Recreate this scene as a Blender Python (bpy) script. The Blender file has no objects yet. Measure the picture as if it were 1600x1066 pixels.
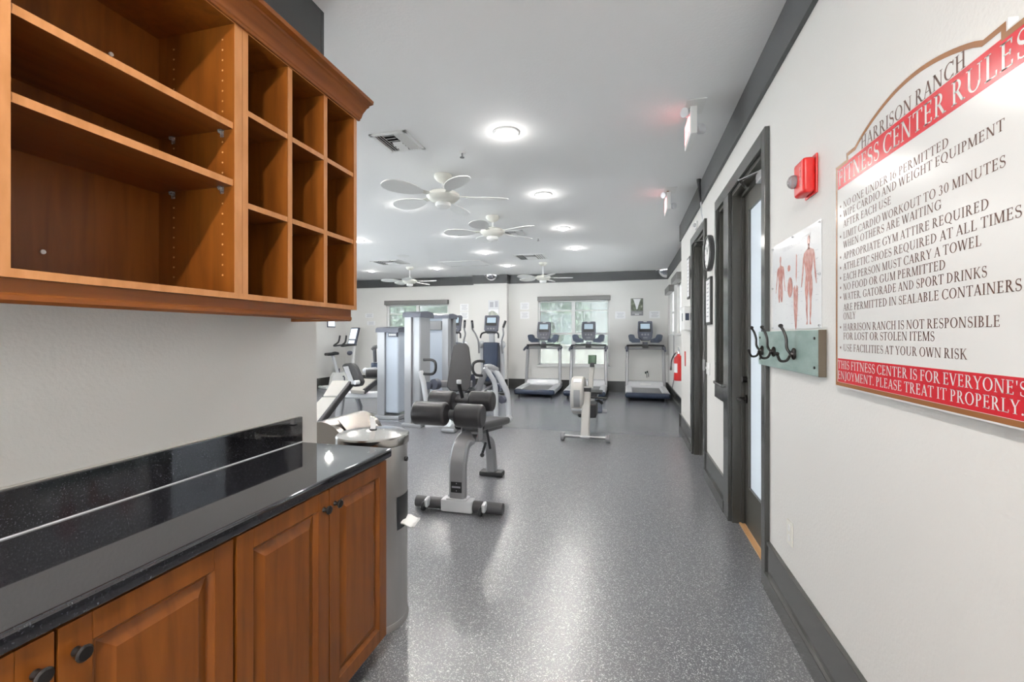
import bpy, bmesh, math, random
from mathutils import Vector as V, Matrix, Euler
random.seed(7)
PI = math.pi
SC = bpy.context.scene
COL = SC.collection

# ---------------------------------------------------------------- camera
FPX, VPX, HOR, CAMH = 700.0, 980.0, 525.0, 1.41
TH = math.atan((VPX - 800) / FPX)
cam = bpy.data.cameras.new('camera')
cam.sensor_width = 36.0
cam.lens = 36.0 * FPX / 1600.0
cam.shift_y = -(533 - HOR) / 1600.0
cam.clip_start = 0.02
co = bpy.data.objects.new('camera', cam)
COL.objects.link(co)
co.location = (0, 0, CAMH)
co.rotation_euler = (PI / 2, 0, TH)
SC.camera = co

def at(u, v, d):
    """world point seen at photo pixel (u, v) at distance d along the view axis"""
    a = (u - 800) / FPX
    s, c = math.sin(TH), math.cos(TH)
    return V(((-s + c * a) * d, (c + s * a) * d, CAMH + (HOR - v) / FPX * d))

# ---------------------------------------------------------------- world, exposure
w = bpy.data.worlds.new('sky')
SC.world = w
w.use_nodes = True
nt = w.node_tree
bg = nt.nodes['Background']
bg.inputs[0].default_value = (0.80, 0.89, 1.0, 1)
bg.inputs[1].default_value = 3.6
sun = bpy.data.lights.new('sun', 'SUN')
sun.energy = 240.0
sun.angle = 0.01
sun.color = (1.0, 0.985, 0.96)
so = bpy.data.objects.new('sun', sun)
COL.objects.link(so)
so.rotation_euler = (math.radians(5), math.radians(9), 0)      # a high midday sun
SC.view_settings.view_transform = 'Standard'
SC.view_settings.look = 'None'
SC.view_settings.gamma = 1.0
SC.view_settings.exposure = 0.43
SC.view_settings.use_curve_mapping = False
SC.cycles.use_denoising = True
SC.cycles.blur_glossy = 1.0
SC.cycles.max_bounces = 10
SC.cycles.diffuse_bounces = 6
SC.cycles.sample_clamp_indirect = 6.0
CAN_W, HALO_W, HALL_W = 11.0, 1.6, 46.0     # recessed lamps: downlight, spill from the lens, the hall's own lamps
CEIL = 3.03
HALL = [(-0.36, -0.15), (-0.36, -1.9)]
CANS = HALL + [(x, y) for x in (-0.93, -2.67, -4.42, -6.17) for y in (3.44, 5.06, 6.71, 8.29, 9.95) if (x, y) not in ((-4.42, 8.29), (-0.93, 9.95))]

# ---------------------------------------------------------------- materials
def mat(name, col, rough=0.5, metal=0.0, bump=None, emit=None, coat=0.0, spec=0.5):
    m = bpy.data.materials.new(name)
    m.use_nodes = True
    t = m.node_tree
    b = t.nodes['Principled BSDF']
    b.inputs['Base Color'].default_value = (*col, 1)
    b.inputs['Roughness'].default_value = rough
    b.inputs['Metallic'].default_value = metal
    b.inputs['Coat Weight'].default_value = coat
    b.inputs['Specular IOR Level'].default_value = spec
    if emit:
        b.inputs['Emission Color'].default_value = (*emit[0], 1)
        b.inputs['Emission Strength'].default_value = emit[1]
    tc = t.nodes.new('ShaderNodeTexCoord')
    if bump is None:
        bump = (7, 0.0)
    sc, st = bump
    n = t.nodes.new('ShaderNodeTexNoise')
    n.inputs['Scale'].default_value = sc
    n.inputs['Detail'].default_value = 3
    t.links.new(tc.outputs['Object'], n.inputs['Vector'])
    if st:
        bp = t.nodes.new('ShaderNodeBump')
        bp.inputs['Strength'].default_value = st
        bp.inputs['Distance'].default_value = 0.004
        t.links.new(n.outputs['Fac'], bp.inputs['Height'])
        t.links.new(bp.outputs['Normal'], b.inputs['Normal'])
    elif rough not in (0.17, 0.28, 0.45, 0.35, 0.5):
        # faint wear in the gloss
        mr = t.nodes.new('ShaderNodeMapRange')
        mr.inputs['To Min'].default_value = max(0.02, rough - 0.012)
        mr.inputs['To Max'].default_value = min(1, rough + 0.012)
        t.links.new(n.outputs['Fac'], mr.inputs['Value'])
        t.links.new(mr.outputs['Result'], b.inputs['Roughness'])
    return m

def ramp_mat(m, texnode_scale, stops, stretch=(1, 1, 1), detail=4, rough=None, kind='noise', dist=0.0):
    t = m.node_tree
    b = t.nodes['Principled BSDF']
    tc = t.nodes.new('ShaderNodeTexCoord')
    mp = t.nodes.new('ShaderNodeMapping')
    mp.inputs['Scale'].default_value = stretch
    t.links.new(tc.outputs['Object'], mp.inputs['Vector'])
    if kind == 'noise':
        n = t.nodes.new('ShaderNodeTexNoise')
        n.inputs['Detail'].default_value = detail
        n.inputs['Distortion'].default_value = dist
        out = n.outputs['Fac']
    else:
        n = t.nodes.new('ShaderNodeTexVoronoi')
        out = n.outputs['Color']
    n.inputs['Scale'].default_value = texnode_scale
    t.links.new(mp.outputs['Vector'], n.inputs['Vector'])
    r = t.nodes.new('ShaderNodeValToRGB')
    e = r.color_ramp.elements
    while len(e) < len(stops):
        e.new(0.5)
    for k, (p, c) in enumerate(stops):
        e[k].position = p
        e[k].color = (*c, 1)
    t.links.new(out, r.inputs['Fac'])
    t.links.new(r.outputs['Color'], b.inputs['Base Color'])
    return m

M = {}
M['wall'] = mat('wall paint', (0.745, 0.735, 0.71), 0.62, bump=(85, 0.28))
M['ceiling'] = mat('ceiling paint', (0.90, 0.90, 0.90), 0.8, bump=(60, 0.3))
M['trim'] = mat('dark trim paint', (0.060, 0.061, 0.058), 0.17)
M['crown'] = mat('dark crown paint', (0.05, 0.052, 0.054), 0.5)
M['door'] = mat('dark door paint', (0.060, 0.058, 0.050), 0.35)
def floormat():
    m = mat('speckled rubber', (0.1, 0.1, 0.1), 0.31, spec=0.95)
    t = m.node_tree
    p = t.nodes['Principled BSDF']
    p.inputs['IOR'].default_value = 1.85
    tc = t.nodes.new('ShaderNodeTexCoord')
    col = None
    for sc, th, c in ((330, .87, (.44, .44, .45, 1)), (190, .96, (.50, .50, .51, 1))):
        v = t.nodes.new('ShaderNodeTexVoronoi')
        v.inputs['Scale'].default_value = sc
        t.links.new(tc.outputs['Object'], v.inputs['Vector'])
        s = t.nodes.new('ShaderNodeSeparateColor')
        t.links.new(v.outputs['Color'], s.inputs['Color'])
        g = t.nodes.new('ShaderNodeMath'); g.operation = 'GREATER_THAN'; g.inputs[1].default_value = th
        t.links.new(s.outputs[0], g.inputs[0])
        mx = t.nodes.new('ShaderNodeMix'); mx.data_type = 'RGBA'
        mx.inputs[6].default_value = (.092, .094, .106, 1); mx.inputs[7].default_value = c
        if col: t.links.new(col, mx.inputs[6])
        t.links.new(g.outputs[0], mx.inputs[0])
        col = mx.outputs[2]
    t.links.new(col, p.inputs['Base Color'])
    n = t.nodes.new('ShaderNodeTexNoise'); n.inputs['Scale'].default_value = 2.2
    t.links.new(tc.outputs['Object'], n.inputs['Vector'])
    b = t.nodes.new('ShaderNodeBump'); b.inputs['Strength'].default_value = .12; b.inputs['Distance'].default_value = .02
    t.links.new(n.outputs['Fac'], b.inputs['Height'])
    t.links.new(b.outputs['Normal'], p.inputs['Normal'])
    return m
M['floor'] = floormat()
M['mat'] = ramp_mat(mat('plain rubber', (0.08, 0.083, 0.095), 0.25, spec=0.9), 120, [(0.3, (0.14, 0.147, 0.168)), (0.75, (0.18, 0.188, 0.21))])
M['mat'].node_tree.nodes['Principled BSDF'].inputs['IOR'].default_value = 1.8
M['wood'] = ramp_mat(mat('cherry wood', (0.3, 0.09, 0.015), 0.36, spec=0.35), 5,
                     [(0.25, (0.108, 0.030, 0.0040)), (0.5, (0.158, 0.046, 0.0056)), (0.78, (0.196, 0.061, 0.0085))], stretch=(6, 6, 0.55), dist=0.6)
M['woodh'] = ramp_mat(mat('cherry wood rail', (0.3, 0.09, 0.015), 0.36, spec=0.35), 5,
                      [(0.25, (0.118, 0.032, 0.0055)), (0.5, (0.162, 0.047, 0.008)), (0.78, (0.20, 0.064, 0.012))], stretch=(6, 0.55, 6), dist=0.6)
M['woodedge'] = ramp_mat(mat('light wood edging', (0.4, 0.18, 0.06), 0.4), 9, [(0.3, (0.36, 0.150, 0.048)), (0.7, (0.46, 0.205, 0.078))], stretch=(4, 4, 1))
M['granite'] = ramp_mat(mat('black granite', (0.01, 0.01, 0.012), 0.04), 260,
                        [(0.0, (0.006, 0.006, 0.008)), (0.6, (0.012, 0.012, 0.015)), (0.72, (0.05, 0.05, 0.06))], detail=1)
M['granite'].node_tree.nodes['Principled BSDF'].inputs['IOR'].default_value = 1.88
M['steel'] = ramp_mat(mat('brushed steel', (0.5, 0.47, 0.43), 0.22, 1.0), 12, [(0.3, (0.44, 0.415, 0.385)), (0.7, (0.52, 0.49, 0.455))], stretch=(1, 1, 0.1))
def lidmat():
    m = mat('spun steel', (0.58, 0.56, 0.53), 0.16, 1.0)
    t = m.node_tree
    p = t.nodes['Principled BSDF']
    p.inputs['Anisotropic'].default_value = 0.85
    g = t.nodes.new('ShaderNodeTangent')
    g.direction_type = 'RADIAL'; g.axis = 'Z'
    t.links.new(g.outputs[0], p.inputs['Tangent'])
    return m
M['lidsteel'] = lidmat()
M['steelbody'] = ramp_mat(mat('brushed steel body', (0.6, 0.58, 0.55), 0.30, 1.0), 12, [(0.3, (0.60, 0.57, 0.54)), (0.7, (0.68, 0.65, 0.62))], stretch=(1, 1, 0.1))
M['steelhood'] = mat('dull steel', (0.25, 0.23, 0.21), 0.24, 1.0)
M['chrome'] = mat('chrome', (0.8, 0.8, 0.82), 0.08, 1.0)
M['silver'] = mat('silver paint', (0.36, 0.36, 0.37), 0.30, 0.5)
M['lightsilver'] = mat('light silver plastic', (0.68, 0.69, 0.71), 0.35, 0.15)
M['white'] = mat('white plastic', (0.85, 0.85, 0.84), 0.4)
M['cream'] = mat('cream enamel', (0.80, 0.79, 0.73), 0.35)
M['black'] = mat('black plastic', (0.018, 0.018, 0.02), 0.4)
M['bronze'] = mat('dark bronze', (0.022, 0.019, 0.018), 0.3, 0.6)
M['vinyl'] = mat('charcoal vinyl', (0.024, 0.023, 0.025), 0.34, bump=(300, 0.08))
M['paleglarevinyl'] = mat('pale vinyl with painted glare', (0.42, 0.40, 0.37), 0.4, bump=(300, 0.08))  # glare on the incline bench pad is put into this pale colour
M['navy'] = mat('navy plastic', (0.022, 0.034, 0.065), 0.32)
M['shroud'] = mat('grey shroud', (0.40, 0.41, 0.43), 0.22, 0.25)
M['shroudb'] = mat('pale shroud', (0.47, 0.52, 0.59), 0.3, 0.1, spec=0.4)
M['slate'] = mat('slate plastic', (0.078, 0.084, 0.112), 0.35)
M['slatedark'] = mat('dark slate plastic', (0.06, 0.06, 0.065), 0.38)
M['shroudw'] = mat('warm grey plastic', (0.43, 0.415, 0.39), 0.4, 0.05)
M['monitorgreen'] = mat('dark green plastic', (0.03, 0.07, 0.03), 0.3)
M['grey'] = mat('grey plastic', (0.22, 0.22, 0.23), 0.4)
M['belt'] = mat('running belt', (0.10, 0.10, 0.105), 0.28, spec=0.9)
M['screen'] = mat('display', (0.25, 0.32, 0.38), 0.12, emit=((0.45, 0.55, 0.62), 0.35))
M['screenlit'] = mat('lit display', (0.6, 0.65, 0.7), 0.12, emit=((0.8, 0.9, 1.0), 0.9))
M['red'] = mat('red enamel', (0.55, 0.02, 0.018), 0.3)
M['signred'] = mat('sign red', (0.50, 0.014, 0.024), 0.22, spec=0.3)
M['signwhite'] = mat('sign white', (0.76, 0.755, 0.74), 0.2, spec=0.35)
M['signbrown'] = mat('sign brown', (0.27, 0.105, 0.03), 0.25)
M['letterbrown'] = mat('letter brown', (0.10, 0.040, 0.025), 0.3, spec=0.25)
M['paper'] = mat('paper', (0.86, 0.86, 0.87), 0.5)
M['postergloss'] = mat('poster paper', (0.84, 0.845, 0.86), 0.15)
M['muscle'] = ramp_mat(mat('muscle print', (0.45, 0.15, 0.12), 0.2), 90, [(0.3, (0.33, 0.09, 0.075)), (0.55, (0.55, 0.25, 0.21)), (0.75, (0.72, 0.52, 0.48))], stretch=(1, 1, 0.4))
M['inkgrey'] = mat('grey ink', (0.40, 0.40, 0.44), 0.4)
M['inkdark'] = mat('dark ink', (0.05, 0.05, 0.055), 0.4)
M['teal'] = ramp_mat(mat('weathered teal board', (0.26, 0.36, 0.33), 0.4), 9, [(0.3, (0.20, 0.29, 0.265)), (0.7, (0.33, 0.43, 0.40))], stretch=(1, 1, 3))
M['boardedge'] = mat('raw board edge', (0.10, 0.075, 0.05), 0.6)
M['lamp'] = mat('lamp lens', (0.9, 0.9, 0.9), 0.4, emit=((1, 0.98, 0.94), 9.0))
M['lampdim'] = mat('unlit lens', (0.9, 0.9, 0.9), 0.4)
M['exitlit'] = mat('red lit letters', (0.8, 0.02, 0.03), 0.4, emit=((1.0, 0.40, 0.42), 3.0))
M['clear'] = mat('clear acrylic', (0.9, 0.9, 0.92), 0.1)
M['clear'].node_tree.nodes['Principled BSDF'].inputs['Transmission Weight'].default_value = 0.8
M['shadegrey'] = mat('shade cassette', (0.16, 0.155, 0.15), 0.5)
M['sheetlit'] = M['paper']
M['fencem'] = mat('beige cladding', (0.25, 0.238, 0.21), 0.7)
M['nbwall'] = mat('grey render', (0.22, 0.225, 0.225), 0.8)
M['leaf'] = ramp_mat(mat('leaves', (0.1, 0.2, 0.1), 0.6), 4, [(0.3, (0.02, 0.045, 0.025)), (0.7, (0.09, 0.15, 0.085))])
M['bark'] = mat('bark', (0.12, 0.09, 0.06), 0.8)
M['lawn'] = mat('outdoor paving', (0.58, 0.59, 0.60), 0.9)
M['brass'] = mat('orange knob', (0.55, 0.26, 0.05), 0.4)
M['photodark'] = ramp_mat(mat('print forest', (0.1, 0.12, 0.09), 0.3), 14, [(0.3, (0.02, 0.03, 0.02)), (0.55, (0.12, 0.14, 0.09)), (0.75, (0.45, 0.46, 0.40))])
M['photogrey'] = ramp_mat(mat('print hill', (0.4, 0.42, 0.36), 0.3), 12, [(0.3, (0.26, 0.28, 0.23)), (0.7, (0.55, 0.56, 0.5))])
M['threshold'] = ramp_mat(mat('oak strip', (0.5, 0.28, 0.12), 0.45), 20, [(0.3, (0.36, 0.18, 0.07)), (0.7, (0.6, 0.36, 0.17))], stretch=(1, .1, 1))

def glassmat(name, col, alpha, rough=0.05, translucent=0.0):
    """pane: part see-through, part diffuse translucent, with a gloss"""
    m = bpy.data.materials.new(name)
    m.use_nodes = True
    t = m.node_tree
    t.nodes.remove(t.nodes['Principled BSDF'])
    out = t.nodes['Material Output']
    tr = t.nodes.new('ShaderNodeBsdfTransparent')
    tr.inputs[0].default_value = (*col, 1)
    gl = t.nodes.new('ShaderNodeBsdfGlossy')
    gl.inputs['Roughness'].default_value = rough
    tl = t.nodes.new('ShaderNodeBsdfTranslucent')
    tl.inputs[0].default_value = (*col, 1)
    df = t.nodes.new('ShaderNodeBsdfDiffuse')
    df.inputs[0].default_value = (*col, 1)
    a1 = t.nodes.new('ShaderNodeMixShader')
    a1.inputs[0].default_value = 0.5
    t.links.new(tl.outputs[0], a1.inputs[1])
    t.links.new(df.outputs[0], a1.inputs[2])
    a2 = t.nodes.new('ShaderNodeMixShader')
    a2.inputs[0].default_value = translucent
    t.links.new(tr.outputs[0], a2.inputs[1])
    t.links.new(a1.outputs[0], a2.inputs[2])
    fr = t.nodes.new('ShaderNodeFresnel')
    fr.inputs[0].default_value = 1.45
    a3 = t.nodes.new('ShaderNodeMixShader')
    t.links.new(fr.outputs[0], a3.inputs[0])
    t.links.new(a2.outputs[0], a3.inputs[1])
    t.links.new(gl.outputs[0], a3.inputs[2])
    t.links.new(a3.outputs[0], out.inputs[0])
    return m
M['glass'] = glassmat('window glass', (0.95, 0.97, 0.97), 1)
M['frost'] = glassmat('frosted glass', (0.70, 0.735, 0.76), 1, 0.12, 0.92)
M['mesh'] = glassmat('insect screen', (0.40, 0.41, 0.41), 1, 0.6, 0.3)
M['tint'] = glassmat('dark tinted glass', (0.10, 0.11, 0.09), 1, 0.05, 0.3)

# ---------------------------------------------------------------- mesh helpers
class MB:
    def __init__(s):
        s.bm = bmesh.new()
    def _merge(s, b, mx=None):
        if mx is not None:
            bmesh.ops.transform(b, matrix=mx, verts=b.verts)
        me = bpy.data.meshes.new('tmp')
        b.to_mesh(me)
        b.free()
        s.bm.from_mesh(me)
        bpy.data.meshes.remove(me)
        return s
    def box(s, c, d, bev=0.0, rot=None, seg=2, mx=None):
        b = bmesh.new()
        bmesh.ops.create_cube(b, size=1)
        bmesh.ops.scale(b, vec=V(d), verts=b.verts)
        if bev:
            bmesh.ops.bevel(b, geom=b.edges[:], offset=min(bev, min(d) * 0.49), segments=seg, affect='EDGES', profile=0.5)
        m = Matrix.Translation(V(c))
        if rot:
            m = m @ Euler(rot).to_matrix().to_4x4()
        if mx is not None:
            m = mx @ m
        return s._merge(b, m)
    def span(s, x0, x1, y0, y1, z0, z1, bev=0.0):
        return s.box(((x0 + x1) / 2, (y0 + y1) / 2, (z0 + z1) / 2), (abs(x1 - x0), abs(y1 - y0), abs(z1 - z0)), bev)
    def cyl(s, p0, p1, r, r2=None, seg=20, bev=0.0):
        p0, p1 = V(p0), V(p1)
        d = p1 - p0
        b = bmesh.new()
        bmesh.ops.create_cone(b, cap_ends=True, segments=seg, radius1=r, radius2=r if r2 is None else r2, depth=d.length)
        if bev:
            ed = [e for e in b.edges if len(e.link_faces) == 2 and any(len(f.verts) > 4 for f in e.link_faces)]
            bmesh.ops.bevel(b, geom=ed, offset=bev, segments=3, affect='EDGES', profile=0.5)
        q = V((0, 0, 1)).rotation_difference(d.normalized())
        return s._merge(b, Matrix.Translation((p0 + p1) / 2) @ q.to_matrix().to_4x4())
    def ball(s, c, d, seg=20, rot=None):
        b = bmesh.new()
        bmesh.ops.create_uvsphere(b, u_segments=seg, v_segments=seg // 2, radius=0.5)
        m = Matrix.Translation(V(c))
        if rot:
            m = m @ Euler(rot).to_matrix().to_4x4()
        return s._merge(b, m @ Matrix.Diagonal((*V(d), 1)))
    def lathe(s, prof, c=(0, 0, 0), seg=32, rot=None, arc=2 * PI):
        """prof: list of (radius, z)"""
        b = bmesh.new()
        full = arc > 6.28
        n = seg if full else seg + 1
        rows = []
        for r, z in prof:
            rows.append([b.verts.new((r * math.cos(arc * k / seg), r * math.sin(arc * k / seg), z)) for k in range(n)])
        for i in range(len(rows) - 1):
            for k in range(seg):
                k2 = (k + 1) % n
                b.faces.new((rows[i][k], rows[i][k2], rows[i + 1][k2], rows[i + 1][k]))
        bmesh.ops.remove_doubles(b, verts=b.verts, dist=1e-5)
        bmesh.ops.recalc_face_normals(b, faces=b.faces)
        m = Matrix.Translation(V(c))
        if rot:
            m = m @ Euler(rot).to_matrix().to_4x4()
        return s._merge(b, m)
    def sweep(s, pts, prof, up=None, smooth=0):
        """prof: list of 2d points (side, up) swept along pts"""
        pts = [V(p) for p in pts]
        if smooth and len(pts) > 2:
            q = []
            for i in range(len(pts) - 1):
                p0 = pts[max(i - 1, 0)]; p1 = pts[i]; p2 = pts[i + 1]; p3 = pts[min(i + 2, len(pts) - 1)]
                for k in range(smooth):
                    t = k / smooth
                    q.append(0.5 * ((2 * p1) + (p2 - p0) * t + (2 * p0 - 5 * p1 + 4 * p2 - p3) * t * t + (3 * p1 - p0 - 3 * p2 + p3) * t ** 3))
            q.append(pts[-1])
            pts = q
        b = bmesh.new()
        rows = []
        side = None
        n = len(pts)
        for i, p in enumerate(pts):
            t = (pts[min(i + 1, n - 1)] - pts[max(i - 1, 0)]).normalized()
            if up is not None:
                sd = t.cross(V(up))
                if sd.length < 1e-4:
                    sd = side or V((1, 0, 0))
                side = sd.normalized()
            elif side is None:
                a = V((0, 0, 1)) if abs(t.z) < 0.9 else V((0, 1, 0))
                side = t.cross(a).normalized()
            else:
                side = (side - t * side.dot(t)).normalized()
            u = side.cross(t)
            k = 1.0
            if 0 < i < n - 1:
                a = (pts[i] - pts[i - 1]).normalized().dot((pts[i + 1] - pts[i]).normalized())
                k = min(1.6, 1 / max(0.5, math.sqrt(max(0.05, (1 + a) / 2))))
            rows.append([b.verts.new(p + side * (x * k) + u * (y * k)) for x, y in prof])
        m = len(prof)
        for i in range(n - 1):
            for k in range(m):
                b.faces.new((rows[i][k], rows[i][(k + 1) % m], rows[i + 1][(k + 1) % m], rows[i + 1][k]))
        b.faces.new(rows[0][::-1])
        b.faces.new(rows[-1])
        bmesh.ops.recalc_face_normals(b, faces=b.faces)
        return s._merge(b)
    def tube(s, pts, r, seg=12, smooth=6):
        return s.sweep(pts, [(r * math.cos(2 * PI * k / seg), r * math.sin(2 * PI * k / seg)) for k in range(seg)], None, smooth)
    def bar(s, pts, wd, ht, up=(0, 0, 1), smooth=0):
        a, c, e = wd / 2, ht / 2, min(wd, ht) * 0.2
        return s.sweep(pts, [(-a + e, -c), (a - e, -c), (a, -c + e), (a, c - e), (a - e, c), (-a + e, c), (-a, c - e), (-a, -c + e)], up, smooth)
    def prism(s, poly, d, mx):
        """poly in local xy, extruded along local z by d"""
        b = bmesh.new()
        lo = [b.verts.new((x, y, 0)) for x, y in poly]
        if d:
            hi = [b.verts.new((x, y, d)) for x, y in poly]
            b.faces.new(lo[::-1]); b.faces.new(hi)
            for k in range(len(poly)):
                b.faces.new((lo[k], lo[(k + 1) % len(poly)], hi[(k + 1) % len(poly)], hi[k]))
            bmesh.ops.recalc_face_normals(b, faces=b.faces)
        else:
            b.faces.new(lo)
        return s._merge(b, mx)
    def build(s, name, m, parent=None, world=False, ang=35):
        me = bpy.data.meshes.new(name)
        if world and parent:
            off = V((0, 0, 0)); p = parent
            while p:
                off += p.location; p = p.parent
            bmesh.ops.translate(s.bm, vec=-off, verts=s.bm.verts)
        s.bm.to_mesh(me)
        s.bm.free()
        me.materials.append(M[m] if isinstance(m, str) else m)
        me.polygons.foreach_set('use_smooth', [True] * len(me.polygons))
        me.set_sharp_from_angle(angle=math.radians(ang))
        o = bpy.data.objects.new(name, me)
        COL.objects.link(o)
        wn = o.modifiers.new('weighted', 'WEIGHTED_NORMAL')
        wn.keep_sharp = True
        wn.weight = 80
        if parent:
            o.parent = parent
        return o

def tag(o, label, cat, group=None):
    o['label'] = label; o['category'] = cat
    if group:
        o['group'] = group
    return o
def thing(name, label, cat, loc=(0, 0, 0), rz=0.0, group=None):
    o = bpy.data.objects.new(name, None)
    COL.objects.link(o)
    o.empty_display_size = 0.1
    o.location = loc
    o.rotation_euler = (0, 0, rz)
    return tag(o, label, cat, group)
def struct(o):
    o['kind'] = 'structure'
    return o

# ---------------------------------------------------------------- lettering (drawn letter by letter)
def arcpts(cx, cy, rx, ry, a0, a1, n=14):
    return [(cx + rx * math.cos(math.radians(a0 + (a1 - a0) * k / n)), cy + ry * math.sin(math.radians(a0 + (a1 - a0) * k / n))) for k in range(n + 1)]
T, t_, SH = 0.135, 0.055, 0.05
def st(x, y0=0, y1=1, w=None, sf=True, sft=True, sfb=True):
    w = w or T
    r = [[(x - w / 2, y0), (x + w / 2, y0), (x + w / 2, y1), (x - w / 2, y1)]]
    e = w / 2 + 0.09
    if sf and sfb: r.append([(x - e, y0), (x + e, y0), (x + e, y0 + SH * .8), (x - e, y0 + SH * .8)])
    if sf and sft: r.append([(x - e, y1 - SH * .8), (x + e, y1 - SH * .8), (x + e, y1), (x - e, y1)])
    return r
def dg(x0, y0, x1, y1, w):
    h = w * 0.55
    return [[(x0 - h, y0), (x0 + h, y0), (x1 + h, y1), (x1 - h, y1)]]
def hb(x0, x1, y, th=None):
    th = th or t_
    return [[(x0, y - th / 2), (x1, y - th / 2), (x1, y + th / 2), (x0, y + th / 2)]]
def sfx(x, y, e=0.13):
    return [[(x - e, y), (x + e, y), (x + e, y + SH * .8), (x - e, y + SH * .8)]]
def bowl(cx, cy, rx, ry, a0, a1, T1=None, t1=None):
    T1 = T1 or T * 1.05; t1 = t1 or t_
    o = arcpts(cx, cy, rx, ry, a0, a1); i = arcpts(cx, cy, rx - T1, ry - t1, a0, a1)
    return [[o[k], o[k + 1], i[k + 1], i[k]] for k in range(len(o) - 1)]
def beak(x, y0, y1):
    return [[(x - .02, y0), (x + .03, y0), (x + .05, y1), (x - .03, y1)]]
def glyph(c):
    if c == ' ': return [], 0.28
    if c == 'I': return st(.18), .36
    if c == 'H': return st(.18) + st(.66) + hb(.18, .66, .52), .84
    if c == 'L': return st(.18) + hb(.1, .6, .025) + beak(.58, 0, .22), .66
    if c == 'E': return st(.18) + hb(.1, .58, .025) + hb(.1, .55, .975) + hb(.2, .48, .52) + beak(.56, 0, .2) + beak(.53, .8, 1) + beak(.47, .42, .62), .66
    if c == 'F': return st(.18) + hb(.1, .56, .975) + hb(.2, .47, .52) + beak(.54, .78, 1) + beak(.46, .42, .62), .62
    if c == 'T': return st(.37, sft=False) + hb(.04, .70, .975) + beak(.05, .78, 1) + beak(.69, .78, 1), .74
    if c == 'D': return st(.18) + bowl(.28, .5, .5, .5, -90, 90) + hb(.18, .3, .975) + hb(.18, .3, .027), .86
    if c == 'P': return st(.18) + bowl(.3, .73, .28, .27, -90, 90) + hb(.18, .32, .975) + hb(.18, .32, .485), .64
    if c == 'B': return st(.18) + bowl(.3, .755, .25, .245, -90, 90) + bowl(.3, .27, .31, .27, -90, 90) + hb(.18, .32, .975) + hb(.18, .32, .52) + hb(.18, .32, .027), .68
    if c == 'R': return st(.18) + bowl(.3, .74, .27, .26, -90, 90) + hb(.18, .32, .975) + hb(.18, .32, .50) + dg(.36, .5, .66, 0, .14) + hb(.62, .8, .02), .78
    if c == 'O': return bowl(.46, .5, .43, .52, 0, 360, T * 1.1), .92
    if c == 'Q': return bowl(.46, .5, .43, .52, 0, 360, T * 1.1) + dg(.5, .06, .86, -.2, .12), .94
    if c == 'C': return bowl(.47, .5, .43, .52, 48, 315, T * 1.1) + beak(.76, .68, .98) + beak(.77, .03, .2), .84
    if c == 'G': return bowl(.47, .5, .43, .52, 48, 320, T * 1.1) + beak(.76, .68, .98) + st(.76, .08, .44, sfb=False), .90
    if c == 'U': return st(.18, .3, 1, sfb=False) + bowl(.45, .33, .335, .35, 180, 360, T, t_) + st(.73, .3, 1, t_ * 1.2, sfb=False), .90
    if c == 'A': return dg(.1, 0, .4, 1, t_ * 1.2) + dg(.68, 0, .4, 1, T) + hb(.2, .58, .33) + sfx(.1, 0, .1) + sfx(.68, 0), .78
    if c == 'V': return dg(.4, 0, .1, 1, T) + dg(.4, 0, .68, 1, t_ * 1.2) + sfx(.1, .96) + sfx(.68, .96, .1), .78
    if c == 'W': return dg(.32, 0, .08, 1, T) + dg(.32, 0, .54, 1, t_ * 1.2) + dg(.78, 0, .54, 1, T) + dg(.78, 0, 1.02, 1, t_ * 1.2) + sfx(.08, .96) + sfx(1.02, .96, .1) + sfx(.54, .96, .1), 1.1
    if c == 'M': return st(.14, 0, 1, t_ * 1.2) + dg(.5, .02, .16, 1, T) + dg(.5, .02, .82, 1, t_ * 1.2) + st(.86), 1.02
    if c == 'N': return st(.14, 0, 1, t_ * 1.2) + dg(.72, 0, .16, 1, T) + st(.74, 0, 1, t_ * 1.2, sfb=False), .9
    if c == 'J': return st(.26, .1, 1, sfb=False) + bowl(.12, .08, .205, .26, -90, 5, T, t_) + [arcpts(.06, -.1, .08, .08, 0, 330, 8)], .44
    if c == 'K': return st(.18) + dg(.26, .45, .66, 1, t_ * 1.2) + dg(.72, 0, .34, .58, T) + sfx(.66, .96, .11) + sfx(.72, 0, .11), .82
    if c == 'X': return dg(.66, 0, .12, 1, T) + dg(.1, 0, .64, 1, t_ * 1.2) + sfx(.12, .96) + sfx(.66, 0) + sfx(.1, 0, .1) + sfx(.64, .96, .1), .78
    if c == 'Y': return st(.38, 0, .48, sft=False) + dg(.38, .45, .1, 1, T) + dg(.38, .45, .66, 1, t_ * 1.2) + sfx(.1, .96) + sfx(.66, .96, .1), .76
    if c == 'S':
        p = arcpts(.3, .75, .2, .225, 40, 270, 14)[:-1] + arcpts(.3, .25, .23, .25, 90, -140, 14)
        r = []
        n = len(p)
        for k in range(n - 1):
            def off(j):
                q0, q1 = p[max(j - 1, 0)], p[min(j + 1, n - 1)]
                dx, dy = q1[0] - q0[0], q1[1] - q0[1]; L = math.hypot(dx, dy) or 1
                wv = t_ + (T * 1.05 - t_) * math.exp(-((j - n / 2) / (n * .2)) ** 2)
                return (-dy / L * wv / 2, dx / L * wv / 2)
            a, b = off(k), off(k + 1)
            r.append([(p[k][0] + a[0], p[k][1] + a[1]), (p[k + 1][0] + b[0], p[k + 1][1] + b[1]), (p[k + 1][0] - b[0], p[k + 1][1] - b[1]), (p[k][0] - a[0], p[k][1] - a[1])])
        return r + beak(.46, .74, .98) + beak(.1, .02, .26), .6
    if c == '.': return [arcpts(.12, .07, .08, .08, 0, 330, 9)], .26
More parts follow.
